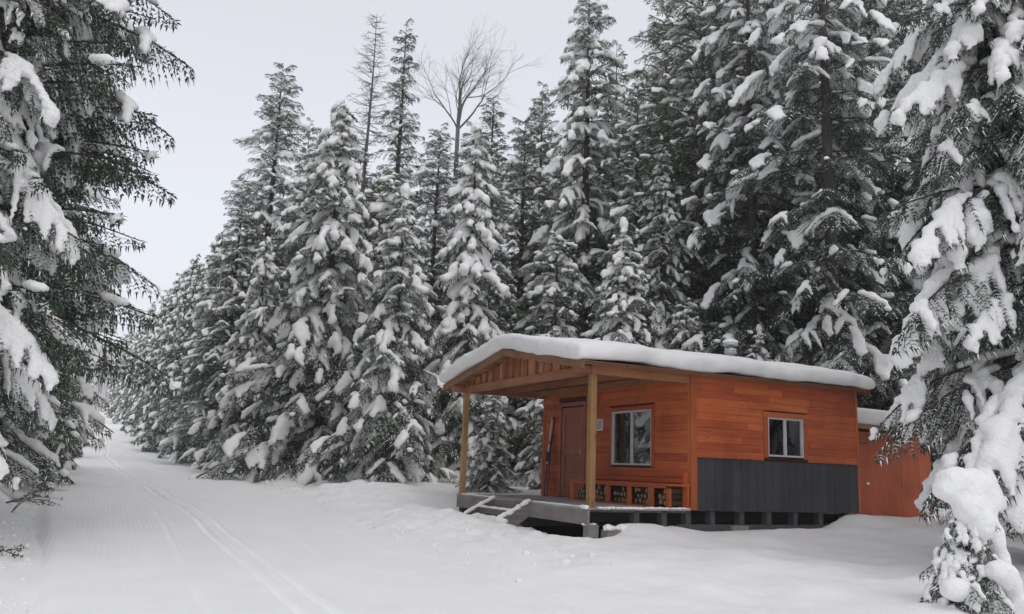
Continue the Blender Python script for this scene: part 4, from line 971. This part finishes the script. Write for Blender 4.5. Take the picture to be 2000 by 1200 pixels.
# snow lying on the porch deck edge and steps
def snow_strip(name, p, q, wd, ht, label, n_=9, seed=0):
    g = np.random.default_rng(seed + 100); p = np.array(p, float); q = np.array(q, float); L = np.linalg.norm(q - p); c = max(3, int(L / (wd * 0.42)))
    t_ = np.linspace(0, 1, c)[:, None]; C = p + (q - p) * t_ + g.normal(0, wd * 0.08, (c, 3)) * [1, 1, 0]
    S = np.stack([wd * g.uniform(.42, .62, c), wd * g.uniform(.42, .62, c), ht * g.uniform(.6, 1.15, c)], -1)
    V2, F2 = remesh_np(*spheres_np(C, S), min(wd, ht) * 0.28, 4)
    o = link(name, mesh_np(name, V2, F2, 'snow_tree')); o.location = tuple(CAB_O); o.rotation_euler = (0, 0, CAB_A); return tag(o, label, 'snow')
snow_strip('snow_strip', (-0.02, SY1, 0.01), (-0.68, SY1, -0.34), 0.12, 0.05, 'line of snow along the far stringer of the porch steps', seed=1)
snow_strip('snow_strip', (-0.02, SY0, 0.01), (-0.68, SY0, -0.34), 0.13, 0.06, 'line of snow along the near stringer of the porch steps', seed=2)
snow_strip('snow_strip', (-0.29, SY0 + .1, -0.185), (-0.29, SY1 - .1, -0.185), 0.20, 0.035, 'snow lying on the upper porch step', seed=3)
snow_strip('snow_strip', (-0.58, SY0 - .05, -0.37), (-0.56, SY1 - .5, -0.36), 0.28, 0.08, 'snow drifted over the lower porch step', seed=5)
snow_strip('snow_strip', (0.05, 0.25, 0.0), (0.05, SY0 - .1, 0.0), 0.09, 0.022, 'thin snow along the deck edge right of the steps', seed=6)
snow_strip('snow_strip', (0.05, SY1 + .1, 0.0), (0.05, CW - .2, 0.0), 0.10, 0.025, 'thin snow along the deck edge left of the steps', seed=7)
snow_strip('snow_strip', (0.2, 0.0, 0.0), (1.2, 0.0, 0.0), 0.09, 0.026, 'thin snow on the side edge of the deck beside the near post', seed=8)
snow_strip('snow_strip', (1.25, 0.02, 0.0), (2.15, 0.02, 0.0), 0.10, 0.035, 'thin snow on the side edge of the deck below the bench', seed=9)
snow_strip('snow_strip', (-0.03, 0.02, 0.005), (-0.02, 0.14, 0.005), 0.13, 0.045, 'small snow heap at the foot of the near porch post', seed=10)
snow_strip('snow_strip', (0.1, CW, 0.0), (2.1, CW, 0.0), 0.12, 0.04, 'thin snow on the far side edge of the deck', seed=11)
snow_strip('snow_strip', (0.02, 0.13, -0.285), (0.2, 0.13, -0.285), 0.11, 0.03, 'bit of snow on the corner pier below the deck', seed=12)
# dusting on the deck: a thin uneven sheet with holes where boards show
# timber offcut on blocks beside the porch corner
tb = empty('timber_block', cab_pt(0.62, -0.16, -0.50), CAB_A); tag(tb, 'short grey timber lying beside the porch corner under a cap of snow', 'timber')
box('timber', (-0.40, -0.10, 0.0), (0.36, 0.10, 0.14), 'grey_wood_X', tb)
snow_strip('snow_pillow', (0.26, -0.18, -0.33), (0.94, -0.16, -0.33), 0.24, 0.085, 'pillow of snow on the short timber beside the porch corner', seed=13)
# dark bare ground under the building
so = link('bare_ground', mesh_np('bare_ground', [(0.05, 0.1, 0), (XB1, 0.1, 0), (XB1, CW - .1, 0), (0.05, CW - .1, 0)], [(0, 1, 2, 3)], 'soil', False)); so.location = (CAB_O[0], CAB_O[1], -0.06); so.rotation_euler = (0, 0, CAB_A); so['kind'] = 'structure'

# ------------------------------------------------------------------ porch furniture
bn = empty('bench', cab_pt(XA - 0.05, 1.7, 0.0), CAB_A); tag(bn, 'long orange wooden bench with firewood bays under the porch window', 'bench')
bxl = lambda nm, x0, x1, y0, y1, z0, z1, mt: box(nm, (x0, y0 - 1.7, z0), (x1, y1 - 1.7, z1), mt, bn)
BX0, BX1 = -0.46, -0.0
bxl('seat', BX0 - 0.02, BX1, -0.02, 3.48, 0.40, 0.435, 'stain_Y')
bxl('apron', BX0 - 0.012, BX0 + 0.02, 0.10, 3.44, 0.355, 0.398, 'stain_Y')
bxl('backrest_board', BX1 - 0.022, BX1 + 0.006, 0.12, 3.46, 0.455, 0.545, 'stain_Y')
bxl('backrest_board', BX1 - 0.022, BX1 + 0.006, 0.12, 3.46, 0.560, 0.665, 'stain_Y')
bxl('armrest', BX1 - 0.08, BX1 + 0.006, 0.05, 0.115, 0.0, 0.665, 'stain_Z')
for y0 in (-0.01, 0.50, 1.22, 1.96, 3.36):
    w_ = 0.15 if y0 in (0.50,) else 0.11
    bxl('leg', BX0, BX0 + 0.04, y0, y0 + w_, 0.0, 0.353, 'stain_Z' if y0 != 0.50 else 'trim_Z')
    bxl('leg', BX1 - 0.06, BX1 - 0.02, y0, y0 + w_, 0.0, 0.398, 'stain_Z')
bxl('rail', BX0 + 0.002, BX0 + 0.04, 0.65, 3.30, 0.003, 0.03, 'stain_Y')
# firewood: split logs with pale ends facing out
LOGS = []
g = np.random.default_rng(8); kz = 0
for bay, (y0, y1) in enumerate(((0.12, 0.49), (0.67, 1.21), (1.35, 1.95), (2.09, 2.7), (2.72, 3.34))):
    z = 0.032; row = 0
    while z < (0.27 if bay else 0.30):
        y = y0 + 0.07 + (0.05 if row % 2 else 0)
        while y < y1 - 0.06:
            if not (row >= 2 and g.uniform() < 0.5): 
                r_ = g.uniform(0.05, 0.075)
                LOGS.append((bay, row, y, z + r_, r_))
            y += 0.122
        z += 0.102; row += 1
for bay, row, y, z, r_ in LOGS:
    nk = int(g.integers(5, 9)); a = np.sort(g.uniform(0, 6.28, nk)); a = np.linspace(0, 6.28, nk, endpoint=False) + g.uniform(-.25, .25, nk); rr = r_ * g.uniform(0.55, 1.0, nk)
    V_ = []
    for x_ in (-0.19, -0.185, 0.19):
        kk = 0.93 if x_ == -0.19 else 1.0
        V_ += [(x_, kk * r * math.cos(q), kk * r * math.sin(q)) for r, q in zip(rr, a)]
    V_ = np.array(V_); nb = nk
    o = link('firewood_log', mesh_np('firewood_log', np.concatenate([V_[nb:], [[0.19, 0, 0]]]), [[i_, (i_ + 1) % nb, nb + (i_ + 1) % nb] for i_ in range(nb)] + [[i_, nb + (i_ + 1) % nb, nb + i_] for i_ in range(nb)], 'log_bark', False))
    o.location = cab_pt(XA - 0.27 + g.uniform(-.02, .02), y, z); o.rotation_euler = (0, 0, CAB_A)
    nm = ('the bay nearest the cabin corner', 'the second bay from the cabin corner', 'the third bay from the cabin corner', 'the bay behind the porch post', 'the bay nearest the door')[bay]
    tag(o, ('bottom', 'middle', 'top')[min(row, 2)] + ' row firewood log in ' + nm + ' under the bench', 'log', 'firewood under the bench, bay %s row %s' % ('abcde'[bay], 'abc'[min(row, 2)]))
    e_ = link('cut_end', mesh_np('cut_end', np.concatenate([V_[:nb], [[-0.19, 0, 0]]]) , [[(i_ + 1) % nb, i_, nb] for i_ in range(nb)], 'log_end', False), o)

# notice in a white frame beside the window
nt_ = empty('notice', cab_pt(XA - 0.03, 3.07, 1.61), CAB_A); tag(nt_, 'white framed notice sheet pinned to the wall beside the porch window', 'notice')
box('frame', (-0.012, -0.115, -0.125), (-0.0, 0.115, 0.125), 'white_paper', nt_)
sh_ = box('sheet', (-0.0145, -0.075, -0.092), (-0.0122, 0.075, 0.092), 'grey_print', nt_)
for k in range(5): box('print_line', (-0.0018, -0.06, 0.055 - k * 0.032), (-0.0013, 0.045 + 0.01 * (k % 2), 0.066 - k * 0.032), 'white_paper', sh_)

# pair of skis leaning on the wall left of the door
def ski(y, lean_y, tilt, label, c_low, c_top):
    r_ = empty('ski', cab_pt(XA - 0.20, y, 0.0), CAB_A); r_.rotation_euler = (0, 0, CAB_A); tag(r_, label, 'ski', 'skis leaning by the door')
    L = 1.93; n_ = 24; t_ = np.linspace(0, 1, n_); zz = L * t_; xx = 0.17 * t_ - 0.05 * np.sin(math.pi * np.clip((t_ - .0), 0, 1)) * 0.3 - np.where(t_ > 0.90, ((t_ - 0.90) / 0.10) ** 2 * 0.09, 0); yy = lean_y * t_
    wd = 0.030 * np.where(t_ > 0.93, np.sqrt(np.clip((1.003 - t_) / 0.07, 0, 1)), 1.0) + 0.004 * np.cos(t_ * 6.28)
    def seg(i0, i1, nm, mt):
        V_ = []
        for q in range(i0, i1 + 1):
            th = 0.012
            V_ += [(xx[q] - th, yy[q] - wd[q], zz[q]), (xx[q] - th, yy[q] + wd[q], zz[q]), (xx[q] + th, yy[q] + wd[q], zz[q]), (xx[q] + th, yy[q] - wd[q], zz[q])]
        F_ = []
        for q in range(i1 - i0):
            b0 = q * 4
            for j in range(4): F_.append((b0 + j, b0 + (j + 1) % 4, b0 + 4 + (j + 1) % 4, b0 + 4 + j))
        F_.append((3, 2, 1, 0)); F_.append(tuple(len(V_) - 4 + j for j in range(4)))
        return link(nm, mesh_np(nm, V_, F_, mt, False), r_)
    seg(0, 9, 'tail', c_low); seg(9, 17, 'midsection', 'ski_white' if c_top else 'ski_black'); seg(17, 22, 'tip', 'ski_red' if not c_top else 'ski_white')
    box('binding', (xx[11] - 0.045, yy[11] - 0.028, zz[11] - 0.12), (xx[11] - 0.0125, yy[11] + 0.028, zz[11] + 0.10), 'ski_black', r_)
    box('base_marking', (xx[15] - 0.0165, yy[15] - 0.02, zz[15] - 0.10), (xx[15] - 0.0125, yy[15] + 0.02, zz[15] + 0.02), 'ski_black', r_)
ski(5.20, -0.08, 0, 'ski leaning beside the cabin door, the one nearer the porch corner', 'ski_red', True)
ski(5.06, 0.02, 0, 'ski leaning beside the cabin door, the one nearer the door', 'ski_red', False)

# ------------------------------------------------------------------ shed behind the cabin
shx = 7.15
sh = empty('shed', cab_pt(shx, 0.75, -0.2), CAB_A); tag(sh, 'low orange plywood shed with snowy roof behind the right end of the cabin', 'shed')
SW, SD, SHZ = 2.6, 1.9, 2.02
box('wall', (0.03, 0.03, -0.5), (SW - 0.03, SD, SHZ - 0.12), 'dark_backing', sh)
x = -0.35
for k, wd in enumerate((0.42, 0.48, 0.62, 0.42, 0.6, 0.41)):
    if k == 1: x += wd; continue
    box('wall_panel', (x + 0.003, 0.0, -0.5), (x + wd - 0.003, 0.028, SHZ - 0.10 - 0.02), 'shed_Z', sh); x += wd
box('wall_panel', (0.073, 0.001, 1.64), (0.547, 0.027, SHZ - 0.125), 'shed_Z', sh)
d_ = box('door', (0.086, -0.016, -0.45), (0.538, 0.026, 1.628), 'shed_Z', sh)
box('latch', np.array((0.42, -0.04, 0.75)) - np.array(d_.location), np.array((0.52, -0.013, 0.79)) - np.array(d_.location), 'steel', d_)
for y_ in (0.0, 0.55, 1.1): box('side_panel', (SW - 0.029, y_ + 0.03, -0.5), (SW, y_ + 0.575, SHZ - 0.13), 'shed_Z', sh)
V_ = [(-0.5, -0.28, SHZ - 0.06), (SW + 0.3, -0.28, SHZ - 0.12), (SW + 0.3, SD + 0.3, SHZ - 0.05), (-0.5, SD + 0.3, SHZ)]; V_ += [(a, b_, c + 0.07) for a, b_, c in V_]
link('roof', mesh_np('shed_roof', V_, BOXF, 'roof_under_X', False), sh)
V_ = [(-0.54, -0.32, SHZ + 0.0), (SW + 0.34, -0.32, SHZ - 0.06), (SW + 0.34, SD + 0.34, SHZ + 0.01), (-0.54, SD + 0.34, SHZ + 0.06)]; V_ += [(a, b_, c + 0.37) for a, b_, c in V_]
rounded('shed_snow', V_, TRI, 0.05, 18, 'snow_roof', 'rounded slab of snow on the low shed roof behind the cabin', 'snow', loc=cab_pt(shx, 0.75, -0.2 + 0.012))

# ------------------------------------------------------------------ twigs poking out of the snow on the left
def shrub(x, y, label, seed, dirs):
    g = np.random.default_rng(seed); r_ = empty('bare_shrub', (x, y, float(terrain(x, y)) - 0.03)); tag(r_, label, 'shrub', 'dead twigs in the snow left of the trail')
    for (az, el, L) in dirs:
        a = Acc(); n_ = 8; t_ = np.linspace(0, 1, n_); P = np.stack([L * t_ * math.cos(az), L * t_ * math.sin(az), L * (el * t_ - 0.35 * t_ ** 2)], -1); a.add(*tube_np(P, np.linspace(.006, .002, n_), 4))
        for k in range(6):
            q = g.integers(3, n_); d = np.array([math.cos(az + g.normal(0, .8)), math.sin(az + g.normal(0, .8)), g.uniform(-.4, .4)]) * g.uniform(.06, .2)
            a.add(*tube_np(np.stack([P[q], P[q] + d * .5, P[q] + d]), [.004, .003, .002], 3))
            B = P[q] + d * g.uniform(.4, 1, (5, 1)); a.add(*kites(B, norm(g.normal(size=(5, 3))), np.full(5, .045), np.full(5, .018), norm(g.normal(size=(5, 3)))))
        link('stem', mesh_np('stem', *a.get(), 'twig', False), r_)
shrub(-8.7, 15.2, 'dark dead twigs leaning over the snow at the left frame edge', 3, [(0.3, .45, .9), (0.05, .35, 1.0), (0.5, .3, .8), (-.3, .5, .6)])
shrub(-8.0, 14.2, 'thin dead stalks standing in the snow beside the trail', 4, [(0.6, 1.3, .5), (0.2, 1.5, .45), (1.2, 1.4, .4)])
shrub(-5.75, 9.7, 'small evergreen sprig sticking out of the snow at the bottom of the left edge', 6, [(0.0, .5, .35), (0.8, .4, .3)])
shrub(-9.9, 31.5, 'tiny dark twig tuft in the snow bank where the trail bends', 20, [(1.0, .8, .22), (2.2, .6, .25), (4.0, .7, .2)])
# crumbs of snow dropped from the branches
gc = np.random.default_rng(77); C_ = []
while len(C_) < 900:
    if gc.uniform() < 0.55: s_, n_ = gc.uniform(9, 32), None; n_ = float(nR(s_)) + gc.normal(0.6, 0.8)
    else: s_ = gc.uniform(6, 26); n_ = float(nL(s_)) - abs(gc.normal(0.2, 0.7))
    x_, y_ = s_ * TS[0] + n_ * TN[0], s_ * TS[1] + n_ * TN[1]; uu = (x_ - CAB_O[0]) * CU[0] + (y_ - CAB_O[1]) * CU[1]; vv = (x_ - CAB_O[0]) * CV[0] + (y_ - CAB_O[1]) * CV[1]
    if -0.3 < uu < CW + .3 and -0.9 < vv < 9: continue
    if float(nL(s_)) + .1 < n_ < float(nR(s_)) - .1: continue
    r_ = float(np.exp(gc.normal(-3.9, 0.45))); C_.append((x_, y_, float(terrain(x_, y_)) + 0.15 * r_, r_))
C_ = np.array(C_); o = link('snow_crumbs', mesh_np('snow_crumbs', *spheres_np(C_[:, :3], C_[:, 3:] * gc.uniform(0.6, 1.3, (len(C_), 3)) * [1, 1, .75]), 'snow_tree')); o['kind'] = 'stuff'; tag(o, 'crumbs of snow fallen from the branches beside the trail', 'snow')
# ------------------------------------------------------------------ winter air
hz_v = [(x_, y_, z_) for z_ in (-4.0, 76.0) for x_, y_ in ((-560, -70), (330, -70), (330, 680), (-560, 680))]
hz = link('haze', mesh_np('haze', hz_v, BOXF, None, False)); hz['kind'] = 'stuff'; tag(hz, 'thin pale winter haze hanging over the whole scene', 'haze')
hm = bpy.data.materials.new('haze'); hm.use_nodes = True; hn = hm.node_tree.nodes; hn.clear()
ho = hn.new('ShaderNodeOutputMaterial'); pv = hn.new('ShaderNodeVolumePrincipled'); pv.inputs['Color'].default_value = (0.95, 0.95, 0.97, 1)
pv.inputs['Density'].default_value = HAZE; pv.inputs['Anisotropy'].default_value = 0.0
hm.node_tree.links.new(pv.outputs[0], ho.inputs['Volume']); hz.data.materials.append(hm)
scene.cycles.volume_bounces = 3
print('done', round(time.time() - T_START, 1), 'tris', sum(len(m_.polygons) for m_ in bpy.data.meshes))
